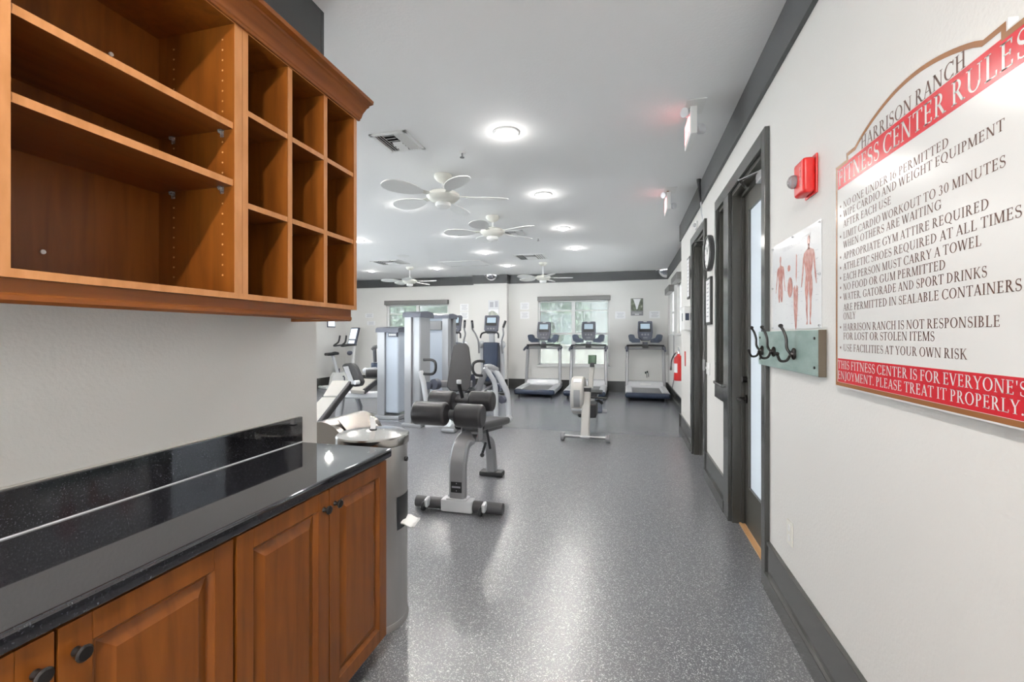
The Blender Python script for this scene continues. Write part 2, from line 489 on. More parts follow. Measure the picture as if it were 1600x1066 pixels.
    if c == ',': return [arcpts(.12, .07, .08, .08, 0, 330, 9), [(.06, -.14), (.2, .05), (.13, .05)]], .26
    if c == "'": return [[(.06, 1), (.18, 1), (.14, .68), (.1, .68)]], .24
    if c == '*': return [arcpts(.2, .4, .15, .15, 0, 340, 11)], .55
    if c == '3': return bowl(.28, .76, .22, .24, -90, 150, T, t_) + bowl(.27, .26, .26, .28, -150, 90, T, t_), .62
    if c == '0': return bowl(.33, .5, .29, .5, 0, 360, T, t_), .68
    if c == '1': return st(.22, sft=False) + dg(.1, .82, .2, 1, .08), .44
    if c == '6': return bowl(.33, .31, .28, .31, 0, 360, T, t_) + bowl(.62, .35, .58, .66, 105, 180, T, t_), .68
    return [], .4
SANS = {'E': [[(0, 0), (.18, 0), (.18, 1), (0, 1)], [(0, 0), (.6, 0), (.6, .16), (0, .16)], [(0, .42), (.52, .42), (.52, .58), (0, .58)], [(0, .84), (.6, .84), (.6, 1), (0, 1)]],
        'F': [[(0, 0), (.18, 0), (.18, 1), (0, 1)], [(0, .42), (.52, .42), (.52, .58), (0, .58)], [(0, .84), (.6, .84), (.6, 1), (0, 1)]],
        'I': [[(0.2, 0), (.4, 0), (.4, 1), (0.2, 1)]],
        'X': [[(0, 0), (.2, 0), (.65, 1), (.45, 1)], [(.45, 0), (.65, 0), (.2, 1), (0, 1)]],
        'T': [[(0.22, 0), (.42, 0), (.42, 1), (.22, 1)], [(0, .84), (.64, .84), (.64, 1), (0, 1)]],
        'R': [[(0, 0), (.18, 0), (.18, 1), (0, 1)], [(0, .84), (.5, .84), (.6, .7), (.6, 1), (0, 1)][0:2] + [(.6, .95), (.55, 1), (0, 1)], [(0, .42), (.6, .42), (.6, .58), (0, .58)], [(.44, .5), (.62, .5), (.62, .92), (.44, .92)], [(.44, 0), (.64, 0), (.4, .45), (.22, .45)]],
        'P': [[(0, 0), (.18, 0), (.18, 1), (0, 1)], [(0, .84), (.6, .84), (.6, 1), (0, 1)], [(0, .42), (.6, .42), (.6, .58), (0, .58)], [(.44, .5), (.62, .5), (.62, .95), (.44, .95)]]}
def lettering(name, text, m, mx, h, width=None, parent=None, depth=0.0006, gap=0.06):
    polys, x = [], 0.0
    for c in text:
        g, a = glyph(c)
        polys += [[(px + x, py) for px, py in q] for q in g]
        x += a + (gap if c != ' ' else 0)
    k = (width / x) if width else h
    b = MB()
    bm = b.bm
    for q in polys:
        a = sum(q[i - 1][0] * q[i][1] - q[i][0] * q[i - 1][1] for i in range(len(q)))
        if a < 0: q = q[::-1]
        bm.faces.new([bm.verts.new(mx @ V((px * k, py * h, depth))) for px, py in q])
    o = b.build(name, m, parent)
    return o
# ================================================================ THE ROOM
XW, XR, YF, XG = 0.768, 0.965, 11.58, -8.05      # right wall, recessed right wall, far wall, gym left wall
YE = 6.98                                        # where the right wall steps back
XL, YL = -1.495, 1.916                           # cabinet wall face and end
def WR(x, y, z):       # frame on the right wall: local x runs along -Y, local y up, local z out of the wall
    return Matrix(((0, 0, -1, x), (-1, 0, 0, y), (0, 1, 0, z), (0, 0, 0, 1)))
def WF(x, y, z):       # frame on the far wall: local x along +X, local y up, local z into the room
    return Matrix(((1, 0, 0, x), (0, 0, -1, y), (0, 1, 0, z), (0, 0, 0, 1)))

def holed(b, axis, c0, c1, a0, a1, z1, holes):
    """wall slab with rectangular openings (lo, hi, zlo, zhi) along its length"""
    cuts = sorted(set([a0, a1] + [h[0] for h in holes] + [h[1] for h in holes]))
    for lo, hi in zip(cuts[:-1], cuts[1:]):
        zs = [(0, z1)]
        for h in holes:
            if h[0] <= lo + 1e-6 and h[1] >= hi - 1e-6:
                zs = [(0, h[2]), (h[3], z1)]
        for za, zb in zs:
            if zb - za > 1e-4:
                if axis == 'y': b.span(c0, c1, lo, hi, za, zb)
                else: b.span(lo, hi, c0, c1, za, zb)
b = MB(); b.span(-8.3, 1.4, -3.2, 6.62, -0.1, 0); struct(b.build('floor', 'floor'))
b = MB(); b.span(-8.3, 1.4, 6.62, 11.7, -0.1, 0); struct(b.build('floor_far', 'mat'))
b = MB(); b.span(-8.3, 1.4, -3.2, 11.7, CEIL, CEIL + 0.1); struct(b.build('ceiling', 'ceiling'))
b = MB()
b.span(-1.65, XL, -3.0, YL, 0, CEIL); struct(b.build('wall_left', 'wall'))
b = MB(); holed(b, 'x', 1.78, YL, -8.15, -1.65, CEIL, [(-7.3, -5.2, .5, 2.5), (-4.6, -2.5, .5, 2.5)]); struct(b.build('wall_front', 'wall'))
b = MB(); holed(b, 'y', XG - .1, XG, YL, YF + .15, CEIL, [(2.4, 4.4, .5, 2.5), (4.8, 6.8, .5, 2.5), (7.2, 9.2, .5, 2.5)]); struct(b.build('wall_gym_left', 'wall'))
D1 = (2.84, 3.71); SLT = (3.88, 4.19); D2 = (4.87, 5.71); DH = 2.49
b = MB()
holed(b, 'y', XW, XW + 0.13, -3.0, YE, CEIL, [(D1[0], D1[1], 0, DH), (SLT[0], SLT[1], 1.02, DH), (D2[0], D2[1], 0, DH)])
b.span(XW + 0.13, XR + 0.12, YE - 0.13, YE, 0, CEIL)
struct(b.build('wall_right', 'wall'))
b = MB()
holed(b, 'y', XR, XR + 0.12, YE, YF + 0.15, CEIL, [(8.55, 9.5, 1.46, 2.46), (10.1, 11.05, 1.46, 2.46)])
struct(b.build('wall_right_recess', 'wall'))
b = MB()
holed(b, 'x', YF, YF + 0.15, XG, XR, CEIL, [(-6.7, -4.8, 0.64, 2.31), (-2.27, -0.43, 0.64, 2.34)])
struct(b.build('wall_far', 'wall'))
b = MB(); b.span(-3.99, -3.07, YF - 0.2, YF, 0, CEIL); struct(b.build('wall_far_pier', 'wall'))
b = MB(); holed(b, 'x', -3.13, -3.0, -1.65, XW + 0.13, CEIL, [(-0.9, 0.3, 0.05, 2.4)]); struct(b.build('wall_back', 'wall'))
b = MB(); b.span(-40, 40, -30, 60, -0.3, -0.12); struct(b.build('ground', 'lawn'))

# crown bands and baseboards
def band(name, m, x0, x1, y0, y1, z0, z1):
    b = MB(); b.span(x0, x1, y0, y1, z0, z1, 0.002)
    return struct(b.build(name, m))
CZ = 2.80
band('trim_1', 'crown', XW - 0.024, XW, -3, YE + 0.024, CZ, CEIL)
band('trim_2', 'crown', XW - 0.024, XR, YE, YE + 0.024, CZ, CEIL)
band('trim_3', 'crown', XR - 0.024, XR, YE, YF, CZ, CEIL)
band('trim_4', 'crown', -3.07, XR, YF - 0.024, YF, CZ, CEIL)
band('trim_5', 'crown', -4.014, -3.046, YF - 0.224, YF - 0.0, CZ, CEIL)
band('trim_6', 'crown', XG, -3.99, YF - 0.024, YF, CZ, CEIL)
band('trim_7', 'crown', XG, XG + 0.024, YL, YF, CZ, CEIL)
band('trim_8', 'crown', XL, XL + 0.024, -3, YL + 0.0, CZ, CEIL)
band('trim_9', 'crown', XG, XL + 0.024, YL, YL + 0.024, CZ, CEIL)
def base(name, axis, c, sgn, a0, a1):
    b = MB()
    for d, z0, z1 in ((0.016, 0.0, 0.262), (0.032, 0.0, 0.095), (0.021, 0.252, 0.270)):
        lo, hi = sorted((c, c + sgn * d))
        if axis == 'y': b.span(lo, hi, a0, a1, z0, z1, 0.003)
        else: b.span(a0, a1, lo, hi, z0, z1, 0.003)
    return struct(b.build(name, 'trim'))
base('baseboard_right', 'y', XW, -1, -3.0, D1[0] - 0.07)
base('baseboard_right_pier', 'y', XW, -1, D1[1] + 0.17, D2[0] - 0.08)
base('baseboard_right_end', 'y', XW, -1, D2[1] + 0.11, YE + 0.03)
base('baseboard_right_step', 'x', YE, 1, XW - 0.03, XR)
base('baseboard_right_recess', 'y', XR, -1, YE, YF)
base('baseboard_far', 'x', YF, -1, -3.07, XR)
base('baseboard_far_pier', 'x', YF - 0.2, -1, -4.02, -3.04)
base('baseboard_far_left', 'x', YF, -1, XG, -3.99)
base('baseboard_gym_left', 'y', XG, 1, YL, YF)
base('baseboard_front', 'x', YL, 1, XG, XL)

# ---- near door (right wall) with sidelight
d = thing('door_1', 'dark framed frosted glass door with sidelight beside the coat hooks', 'door', (XW, 3.3, 0)); struct(d)
b = MB()
x0, x1 = XW - 0.026, XW
b.span(x0, x1, 2.77, 2.84, 0, 2.58, .003); b.span(x0, x1, 2.84, 4.25, DH, 2.58, .003)
b.span(x0, x1, 3.71, 3.88, 0, DH, .003); b.span(x0, x1, 4.19, 4.25, .88, DH, .003)
b.build('casing', 'trim', d, True)
b = MB(); b.span(x0, x1, 3.88, 4.19, .88, 1.02, .003); b.span(x0 - .02, x1 + .1, 3.87, 4.2, 1.0, 1.022, .003)
b.build('sidelight_sill', 'trim', d, True)
b = MB()
XJ = XW + 0.125
b.span(XW, XJ, 3.685, 3.715, 0, DH); b.span(XW, XJ, 2.835, 2.865, 0, DH); b.span(XW, XJ, 2.84, 3.71, DH - .025, DH + .005)
b.span(XW + .06, XW + .08, 3.665, 3.69, 0, DH - .02); b.span(XW + .06, XW + .08, 2.86, 3.69, DH - .045, DH - .02)
b.span(XW, XJ, 3.875, 3.9, 1.02, DH); b.span(XW, XJ, 4.17, 4.195, 1.02, DH); b.span(XW, XJ, 3.88, 4.19, DH - .02, DH + .005)
b.build('jamb', 'door', d, True)
b = MB(); b.span(XW + .07, XW + .08, 3.895, 4.175, 1.02, DH - .02); b.build('sidelight_pane', 'tint', d, True)
lf = MB()
L0, L1, LX0, LX1 = 2.868, 3.68, XW + .083, XW + .123
lf.span(LX0, LX1, 3.565, L1, .012, DH - .03, .003); lf.span(LX0, LX1, L0, 2.985, .012, DH - .03, .003)
lf.span(LX0, LX1, 2.985, 3.565, .012, .30, .003); lf.span(LX0, LX1, 2.985, 3.565, 2.33, DH - .03, .003)
leaf = lf.build('door_leaf', 'door', d, True)
b = MB(); b.span(LX0 + .012, LX1 - .012, 2.985, 3.565, .30, 2.33); b.build('frosted_pane', 'frost', leaf, True)
b = MB()
for za, zb in ((.30, .315), (2.315, 2.33)): b.span(LX0 - .006, LX0 + .012, 2.985, 3.565, za, zb, .002)
for ya, yb in ((2.985, 3.0), (3.55, 3.565)): b.span(LX0 - .006, LX0 + .012, ya, yb, .3, 2.33, .002)
b.build('glazing_bead', 'door', leaf, True)
b = MB(); b.cyl((LX0 - .055, 3.62, .945), (LX0, 3.62, .945), .014); b.cyl((LX0 - .012, 3.62, .945), (LX0, 3.62, .945), .032)
b.tube([(LX0 - .055, 3.62, .945), (LX0 - .06, 3.57, .945), (LX0 - .055, 3.50, .94)], .012); b.build('lever_handle', 'bronze', leaf, True)
b = MB(); b.cyl((LX0 - .03, 3.62, 1.09), (LX0, 3.62, 1.09), .024, bev=.004); b.build('deadbolt', 'bronze', leaf, True)
b = MB(); b.box((LX0 - .03, 3.02, 2.405), (.06, .26, .06), .008); b.build('door_closer', 'silver', leaf, True)
b = MB(); b.bar([(LX0 - .04, 3.08, 2.44), (LX0 - .12, 3.3, 2.455)], .022, .008); b.bar([(LX0 - .12, 3.3, 2.462), (LX0 - .03, 3.5, 2.462)], .022, .008)
b.build('closer_arm', 'chrome', leaf, True)
b = MB(); b.span(XW + .045, XW + .084, 2.866, 3.684, 0, .012, .003); b.build('threshold', 'threshold', d, True)

# ---- second door
d = thing('door_2', 'dark framed glass door standing between the clock and the far end of the wall', 'door', (XW, 5.3, 0)); struct(d)
b = MB(); b.span(x0, x1, 4.79, 4.87, 0, 2.58, .003); b.span(x0, x1, 5.71, 5.82, 0, 2.58, .003); b.span(x0, x1, 4.87, 5.71, DH, 2.58, .003)
b.build('casing', 'trim', d, True)
b = MB(); b.span(XW, XJ, 5.685, 5.715, 0, DH); b.span(XW, XJ, 4.865, 4.89, 0, DH); b.span(XW, XJ, 4.87, 5.71, DH - .025, DH + .005); b.span(XW + .06, XW + .08, 5.665, 5.69, 0, DH - .02)
b.build('jamb', 'door', d, True)
lf = MB(); lf.span(LX0, LX1, 5.57, 5.68, .012, DH - .03, .003); lf.span(LX0, LX1, 4.895, 5.0, .012, DH - .03, .003)
lf.span(LX0, LX1, 5.0, 5.57, .012, .30, .003); lf.span(LX0, LX1, 5.0, 5.57, 2.33, DH - .03, .003)
leaf = lf.build('door_leaf', 'door', d, True)
b = MB(); b.span(LX0 + .012, LX1 - .012, 5.0, 5.57, .3, 2.33); b.build('frosted_pane', 'frost', leaf, True)
b = MB(); b.box((LX0 - .03, 5.1, 2.36), (.06, .24, .07), .01); b.build('door_closer', 'silver', leaf, True)
b = MB(); b.bar([(LX0 - .04, 5.05, 2.42), (LX0 - .13, 5.25, 2.44), (LX0 - .03, 5.45, 2.45)], .022, .008); b.build('closer_arm', 'black', leaf, True)
b = MB(); b.cyl((LX0 - .05, 4.95, 1.0), (LX0, 4.95, 1.0), .014); b.box((XW - .03, 4.80, 1.12), (.02, .035, .11), .004); b.build('door_hinge', 'silver', d, True)

# ---- windows
def window(name, axis, c, a0, a1, z0, z1, label, mull=True):
    """white framed window in an opening; c = inner wall face, glass outside of it"""
    r = thing(name, label, 'window', (0, 0, 0)); struct(r)
    f, p, s = MB(), MB(), MB()
    def sp(m, u0, u1, d0, d1, za, zb, bev=.004):
        if axis == 'x': m.span(u0, u1, c + d0, c + d1, za, zb, bev)
        else: m.span(c + d0, c + d1, u0, u1, za, zb, bev)
    fw = .05
    sp(f, a0, a1, .05, .11, z1 - fw, z1); sp(f, a0, a1, .05, .11, z0, z0 + fw)
    sp(f, a0, a0 + fw, .05, .11, z0, z1); sp(f, a1 - fw, a1, .05, .11, z0, z1)
    am = (a0 + a1) / 2
    if mull: sp(f, am - .045, am + .045, .045, .115, z0, z1)
    zm = z0 + (z1 - z0) * .485
    sp(f, a0, a1, .055, .1, zm - .025, zm + .025)
    if mull: sp(f, a0, a1, .06, .09, z1 - .29, z1 - .262)
    f.build('frame', 'white', r)
    sp(p, a0 + .02, a1 - .02, .076, .082, z0 + .02, z1 - .02, 0); p.build('pane', 'glass', r)
    if name in ('window_1', 'window_2'):
        k = MB(); sp(k, a0 + .005, a1 - .005, .128, .131, z0 + .005, z1 - .005, 0); k.build('insect_screen', 'mesh', r)  # the screen behind the weight towers is added to dim overbright leaves
    sp(s, a0 - .03, a1 + .03, -.03, .05, z0 - .035, z0 + .002); s.build('sill', 'white', r)
    return r
window('window_1', 'x', YF, -2.27, -0.43, .64, 2.34, 'wide white framed window behind the two left treadmills')
window('window_2', 'x', YF, -6.7, -4.8, .64, 2.31, 'white framed window behind the tall weight towers')
window('window_3', 'y', XR, 8.55, 9.5, 1.46, 2.46, 'narrow bright side window nearer the second door', False)
window('window_4', 'y', XR, 10.1, 11.05, 1.46, 2.46, 'narrow bright side window nearest the far corner', False)
window('window_5', 'x', -3.13, -0.9, 0.3, .05, 2.4, 'tall glazed entrance added behind the viewer for fill daylight')  # unseen opening added so daylight fills the hall from behind
for k, (ya, yb) in enumerate(((2.4, 4.4), (4.8, 6.8), (7.2, 9.2))): window('window_%d' % (6 + k), 'y', XG - .15, ya, yb, .5, 2.5, 'wide window added for daylight in the unseen part of the gym left wall')  # added out of view to flood the gym and ceiling with daylight
for k, (xa, xb) in enumerate(((-7.3, -5.2), (-4.6, -2.5))): window('window_%d' % (9 + k), 'x', 1.73, xa, xb, .5, 2.5, 'wide window added for frontal daylight in the unseen gym front wall')  # unseen windows added to light the equipment from the front
def shade(c, a0, a1, z0, z1, axis, label, drop=None):
    r = thing('roller_shade', label, 'roller shade', (0, 0, 0), 0, None)
    b = MB()
    if axis == 'x': b.span(a0, a1, c - .11, c - .002, z0, z1, .006)
    else: b.span(c - .11, c - .002, a0, a1, z0, z1, .006)
    b.build('cassette', 'shadegrey', r)
    if drop:
        b = MB()
        if axis == 'x': b.span(a0 + .04, a1 - .04, c + .012, c + .015, drop, z0 + .03)
        b.build('mesh_screen', 'mesh', r)
    return r
shade(YF, -2.27, -0.41, 2.32, 2.43, 'x', 'dark roller shade cassette above the screened window behind the treadmills')
shade(YF, -6.72, -4.78, 2.29, 2.41, 'x', 'dark roller shade cassette above the window behind the weight towers')
shade(XR, 8.5, 9.55, 2.44, 2.56, 'y', 'dark shade cassette above the side window nearer the second door')
shade(XR, 10.05, 11.1, 2.36, 2.50, 'y', 'dark shade cassette above the side window nearest the far corner')

# ---- outside the far windows
b = MB()
for k in range(26): b.box((-8.2 + k * .36, 14.2, .36), (.352, .04, 1.5), .006)
b.span(-8.4, 1.4, 14.17, 14.24, 1.08, 1.13, .01)
tag(b.build('fence', 'fencem'), 'pale beige board fence outside the far windows', 'fence')
b = MB(); b.span(-14, 6, 21, 21.4, -.12, 6.0)
for k in range(28): b.box((-13.8 + k * .72, 20.98, 2.9), (.05, .05, 6))
nb = thing('neighbour_building', 'plain pale grey building seen through the screened window', 'building', (-4, 21.2, 0)); b.build('wall', 'nbwall', nb, True)
def leafmass(name, label, c, d, n, size, cat, trunk=None, seed=1):
    rr = random.Random(seed)
    b = MB(); bm = b.bm
    for k in range(n):
        while True:
            p = V((rr.uniform(-1, 1), rr.uniform(-1, 1), rr.uniform(-1, 1)))
            if .35 < p.length < 1: break
        p = V(c) + V((p.x * d[0], p.y * d[1], p.z * d[2])) / 2
        e = Euler((rr.uniform(0, 6), rr.uniform(0, 6), rr.uniform(0, 6))).to_matrix()
        s_ = size * rr.uniform(.6, 1.3)
        q = [p + e @ V((x * s_, y * s_ * .55, z * s_)) for x, y, z in ((-.5, 0, 0), (0, -.5, .08), (.5, 0, 0), (0, .5, .08))]
        bm.faces.new([bm.verts.new(x) for x in q])
    if trunk:
        r = thing(name, label, cat, (c[0], c[1], 0)); 
        b.build('crown', 'leaf', r, True)
        t = MB(); t.cyl((c[0], c[1], -.12), (c[0], c[1], c[2]), .09, .05); t.build('trunk', 'bark', r, True)
        return r
    return tag(b.build(name, 'leaf'), label, cat)
leafmass('hedge', 'clipped green hedge growing behind the pale fence', (-3.6, 14.9, .75), (10, .9, 1.7), 4500, .13, 'hedge', None, 3)
for k, (x, z, lb) in enumerate([(-9.2, 2.3, 'leafy tree seen at the left edge of the window behind the weight towers'), (-6.6, 2.5, 'leafy tree seen in the middle of the window behind the weight towers'),
                                (-2.4, 2.2, 'loose leafy tree seen through the screened window behind the left treadmill')]):
    leafmass('tree', lb, (x, 16.2, z), (2.3, 1.6, 3.0), 1500, .17, 'tree', True, 11 + k)

# ================================================================ THE LEFT CABINETS AND COUNTER
wc = thing('wall_cabinet', 'open cherry wood wall cabinet with two long shelves and nine cubbies', 'cabinet', (XL, 1.17, 1.5))
CX = -1.18; c0, c1, zb, zt = .56, 1.778, 1.526, 2.407
b = MB()
b.span(XL, XL + .012, c0, c1, zb, zt)
b.span(XL, CX, c0, c1, zb, zb + .018, .001); b.span(XL, CX, c0, c1, zt - .028, zt, .001)
b.span(XL, CX, c0, c0 + .05, zb + .018, zt - .028); b.span(XL, CX, 1.131, 1.159, zb + .018, zt - .028); b.span(XL, CX - .002, 1.160, 1.183, zb + .018, zt - .028); b.span(XL, CX, c1 - .02, c1, zb + .018, zt - .028)
b.build('carcass', 'wood', wc, True)
b = MB()
b.span(CX, CX + .0015, c0, c1, zb, zb + .018); b.span(CX, CX + .0015, c0, c1, zt - .028, zt)
b.span(CX, CX + .0015, c0, c0 + .05, zb + .018, zt - .028); b.span(CX, CX + .0015, 1.131, 1.159, zb + .018, zt - .028); b.span(CX - .002, CX + .0005, 1.161, 1.183, zb + .018, zt - .028); b.span(CX, CX + .0015, c1 - .02, c1, zb + .018, zt - .028)
b.build('face_edge', 'woodedge', wc, True)
for k, z in enumerate((2.062, 1.885)):
    b = MB(); b.span(XL + .013, CX - .006, c0 + .051, 1.130, z - .010, z + .010, .0); sh = b.build('shelf', 'woodh', wc, True)
    b = MB(); b.span(CX - .006, CX - .004, c0 + .051, 1.130, z - .010, z + .010); b.build('edge_band', 'woodedge', sh, True)
for y in (1.371, 1.568):
    b = MB(); b.span(XL + .013, CX - .003, y - .012 + (.002 if y > 1.5 else 0), y + .012 - (.002 if y > 1.5 else 0), zb + .018, zt - .028); dv = b.build('cubby_divider', 'wood', wc, True)
    b = MB(); b.span(CX - .003, CX - .0015, y - .010, y + .010, zb + .018, zt - .028); b.build('edge_band', 'woodedge', dv, True)
for z in (1.829, 2.127):
    for ya, yb in ((1.183, 1.359), (1.383, 1.558), (1.578, 1.758)):
        b = MB(); b.span(XL + .013, CX - .004, ya, yb, z - .009, z + .009); cs = b.build('cubby_shelf', 'woodh', wc, True)
        b = MB(); b.span(CX - .004, CX - .0025, ya, yb, z - .009, z + .009); b.build('edge_band', 'woodedge', cs, True)
for z in (2.062, 1.885):
    for x in (CX - .045, XL + .075):
        b = MB(); b.cyl((x, 1.131, z - .017), (x, 1.118, z - .017), .006, seg=10); b.box((x, 1.124, z - .012), (.014, .012, .006), .001); b.box((x, 1.129, z - .022), (.012, .004, .02), .001)
        b.build('shelf_pin', 'clear', wc, True)
for x in (CX - .045, XL + .075):
    for k in range(24):
        z = 1.6 + k * .032
        b = MB(); b.cyl((x, 1.1312, z), (x, 1.1302, z), .0028, seg=8); b.build('pin_hole', 'threshold', wc, True)
for p in ((.99, 2.245), (1.12, 1.99), (.83, 1.63)):
    b = MB(); b.cyl((XL + .012, p[0], p[1]), (XL + .016, p[0], p[1]), .006, seg=10); b.build('screw_cap', 'white', wc, True)
b = MB()
prof = [(0, 0), (.010, 0), (.012, .008), (.018, .012), (.026, .030), (.046, .050), (.056, .053), (.058, .060), (.078, .064), (.080, .078), (0, .078)]
b.prism([(px, py) for px, py in prof], c1 + .012 - c0, Matrix(((1, 0, 0, CX), (0, 0, 1, c0), (0, 1, 0, zt - .026), (0, 0, 0, 1))))
b.span(XL, CX + .001, c0, c1 + .012, zt, zt + .052)
b.build('crown_molding', 'woodh', wc, True)
b = MB()
prof = [(0, 0), (0, -.030), (.004, -.034), (.004, -.044), (-.002, -.051), (-.018, -.051), (-.018, 0)]
b.prism(prof, 1.757 - c0, Matrix(((1, 0, 0, CX - .014), (0, 0, 1, c0), (0, 1, 0, zb), (0, 0, 0, 1))))
b.span(XL, CX - .02, 1.739, 1.757, zb - .051, zb, .001)
b.build('light_rail', 'woodh', wc, True)

wl = thing('wall_cabinet', 'unseen cherry wood wall cabinet added left of the open one to shade the wall', 'cabinet', (XL, -.1, 1.5))  # unseen unit added to keep lamp light off the wall below
b = MB()
b.span(XL, CX, -.75, c0 - .002, zb, zb + .018); b.span(XL, CX, -.75, c0 - .002, zt - .028, zt); b.span(XL, XL + .012, -.75, c0 - .002, zb + .018, zt - .028)
b.span(XL + .012, CX, -.75, -.70, zb + .018, zt - .028); b.span(XL + .012, CX, c0 - .052, c0 - .002, zb + .018, zt - .028); b.build('carcass', 'wood', wl, True)
b = MB(); b.span(XL + .013, CX - .006, -.699, c0 - .053, 1.95, 1.97); b.build('shelf', 'woodh', wl, True)
b = MB(); b.span(CX - .034, CX - .012, -.75, c0 - .002, zb - .051, zb); b.build('light_rail', 'woodh', wl, True)
b = MB(); b.span(XL, CX + .07, -.75, c0 - .002, zt, zt + .05, .01); b.build('crown_molding', 'woodh', wl, True)
def base_cabinet(y0, y1, label):
    r = thing('base_cabinet', label, 'cabinet', (XL, (y0 + y1) / 2, 0), 0, None)
    b = MB(); b.span(XL + .03, -1.045, y0, y1, .095, .873, .001); b.build('body', 'wood', r, True)
    b = MB(); b.span(XL + .03, -1.11, y0, y1, 0, .095, .001); b.build('toe_kick', 'black', r, True)
    ym = (y0 + y1) / 2
    for k, (a, e) in enumerate(((y0 + .003, ym - .0025), (ym + .0025, y1 - .003))):
        m = MB(); z0, z1, f = .1, .866, .056
        X0, X1 = -1.044, -1.022
        m.span(X0, X1, a, a + f, z0, z1, .002); m.span(X0, X1, e - f, e, z0, z1, .002)
        m.span(X0, X1, a + f, e - f, z0, z0 + f, .002); m.span(X0, X1, a + f, e - f, z1 - f, z1, .002)
        dr = m.build('door', 'wood', r, True)
        # bevelled inner edge and raised panel
        p = MB(); bm = p.bm
        def ring(i, x): return [bm.verts.new(q) for q in ((x, a + f + i, z0 + f + i), (x, e - f - i, z0 + f + i), (x, e - f - i, z1 - f - i), (x, a + f + i, z1 - f - i))]
        rs = [ring(-.001, -1.0235), ring(.006, -1.030), ring(.010, -1.036), ring(.014, -1.037), ring(.042, -1.0255), ring(.044, -1.0245)]
        for ra, rb in zip(rs[:-1], rs[1:]):
            for q in range(4): bm.faces.new((ra[q], ra[(q + 1) % 4], rb[(q + 1) % 4], rb[q]))
        bm.faces.new(rs[-1])
        bmesh.ops.recalc_face_normals(bm, faces=bm.faces)
        if rs[-1][0].link_faces[0].normal.x < 0: pass
        p.build('raised_panel', 'wood', dr, True, 20)
        yk = (e - .028) if k == 0 else (a + .028)
        n = MB(); n.lathe([(0, 0), (.009, 0), (.008, .004), (.0055, .008), (.0055, .015), (.014, .019), (.0155, .023), (.012, .027), (0, .0285)], (-1.022, yk, .806), 20, (0, PI / 2, 0))
        n.build('knob', 'bronze', dr, True)
    return r
base_cabinet(.985, 1.768, 'cherry wood base cabinet beside the round steel wipes bin, under the end of the counter')
base_cabinet(.205, .980, 'cherry wood base cabinet at the lower left edge of the photo, under the counter')
base_cabinet(-.575, .200, 'cherry wood base cabinet left of the other two, mostly outside the photo')
ct = thing('countertop', 'polished black granite countertop with low backsplash on the cherry cabinets', 'countertop', (XL, .6, .874))
b = MB(); b.box(((XL - 1.008) / 2, .59, .894), (-1.008 - XL, 2.4, .04), .009, None, 3); b.build('slab', 'granite', ct, True)
b = MB(); b.span(XL, XL + .022, -.6, 1.79, .9142, 1.032, .003); b.build('backsplash', 'granite', ct, True)
b = MB(); b.span(XL + .021, XL + .0255, -.6, 1.788, .9135, .9175, .001); b.build('caulk_line', 'lightsilver', ct, True)
b = MB(); b.span(XL, XL + .008, -.6, 1.788, 1.0315, 1.036, .001); b.build('caulk_line', 'cream', ct, True)

# ---- bins
wb = at(583, 990, 2.25); wb = V((wb.x, wb.y, 0))
r = thing('wipes_bin', 'round brushed steel wipes dispenser bin at the end of the counter', 'waste bin', wb)
R_ = .168
b = MB(); b.lathe([(0, 0), (R_ + .004, 0), (R_ + .006, .012), (R_ + .002, .03), (R_, .032), (R_, .55), (R_, .89)], (0, 0, 0), 64); b.build('body', 'steelbody', r)
b = MB(); b.lathe([(R_ - .01, .875), (R_ + .007, .876), (R_ + .009, .882), (R_ + .009, .915), (R_ + .004, .922), (.05, .938), (.018, .940), (0, .940)], (0, 0, 0), 64); lid = b.build('lid', 'lidsteel', r)
b = MB(); b.lathe([(0, .938), (.02, .938), (.02, .944), (0, .944)], (0, 0, 0), 20); b.build('nozzle', 'black', lid)
b = MB(); b.sweep([(0, 0, .94), (.002, .002, .965), (-.003, .001, .99), (.0, -.002, 1.005)], [(-.014, -.004), (-.005, .006), (.006, -.003), (.015, .006), (.012, -.008), (-.004, -.006)], (0, 1, 0), 4); b.build('wipe', 'paper', lid)
a0 = math.radians(8)                       # the slot faces +X, towards the open room
b = MB(); b.lathe([(R_ + .001, .47), (R_ + .002, .48), (R_ + .002, .62), (R_ + .001, .63)], (0, 0, 0), 16, (0, 0, a0 - .45), .9); b.build('slot', 'black', r)
b = MB(); b.sweep([((R_ + q) * math.cos(a0), (R_ + q) * math.sin(a0), z) for q, z in ((-.004, .505), (.012, .503), (.030, .494), (.046, .488), (.056, .491))],
            [(-.055, -.004), (-.03, .001), (0, -.003), (.03, .003), (.058, -.003), (.05, -.012), (.0, -.010), (-.045, -.012)], (0, 0, 1), 4); b.build('liner_bag', 'white', r)
b = MB(); b.cyl((R_ * math.cos(.1) - .002, R_ * math.sin(.1), .80), (R_ * math.cos(.1) + .012, R_ * math.sin(.1), .80), .011); b.build('lock', 'black', r)
r = thing('hooded_bin', 'steel waste bin with a rounded half barrel hood behind the wipes bin', 'waste bin', (-1.73, 2.26, 0))
b = MB(); b.box((0, .2, .37), (.33, .42, .74), .02); b.build('body', 'steelhood', r)
b = MB()
b.prism([(.165 * math.cos(PI * k / 24), .165 * math.sin(PI * k / 24)) for k in range(25)], .42, Matrix(((1, 0, 0, 0), (0, 0, 1, -.01), (0, 1, 0, .742), (0, 0, 0, 1)))); hd = b.build('hood', 'steelhood', r)
b = MB(); b.box((.118, .2, .865), (.13, .3, .006), .002, (0, math.radians(46), 0)); b.build('push_flap', 'steelhood', hd)

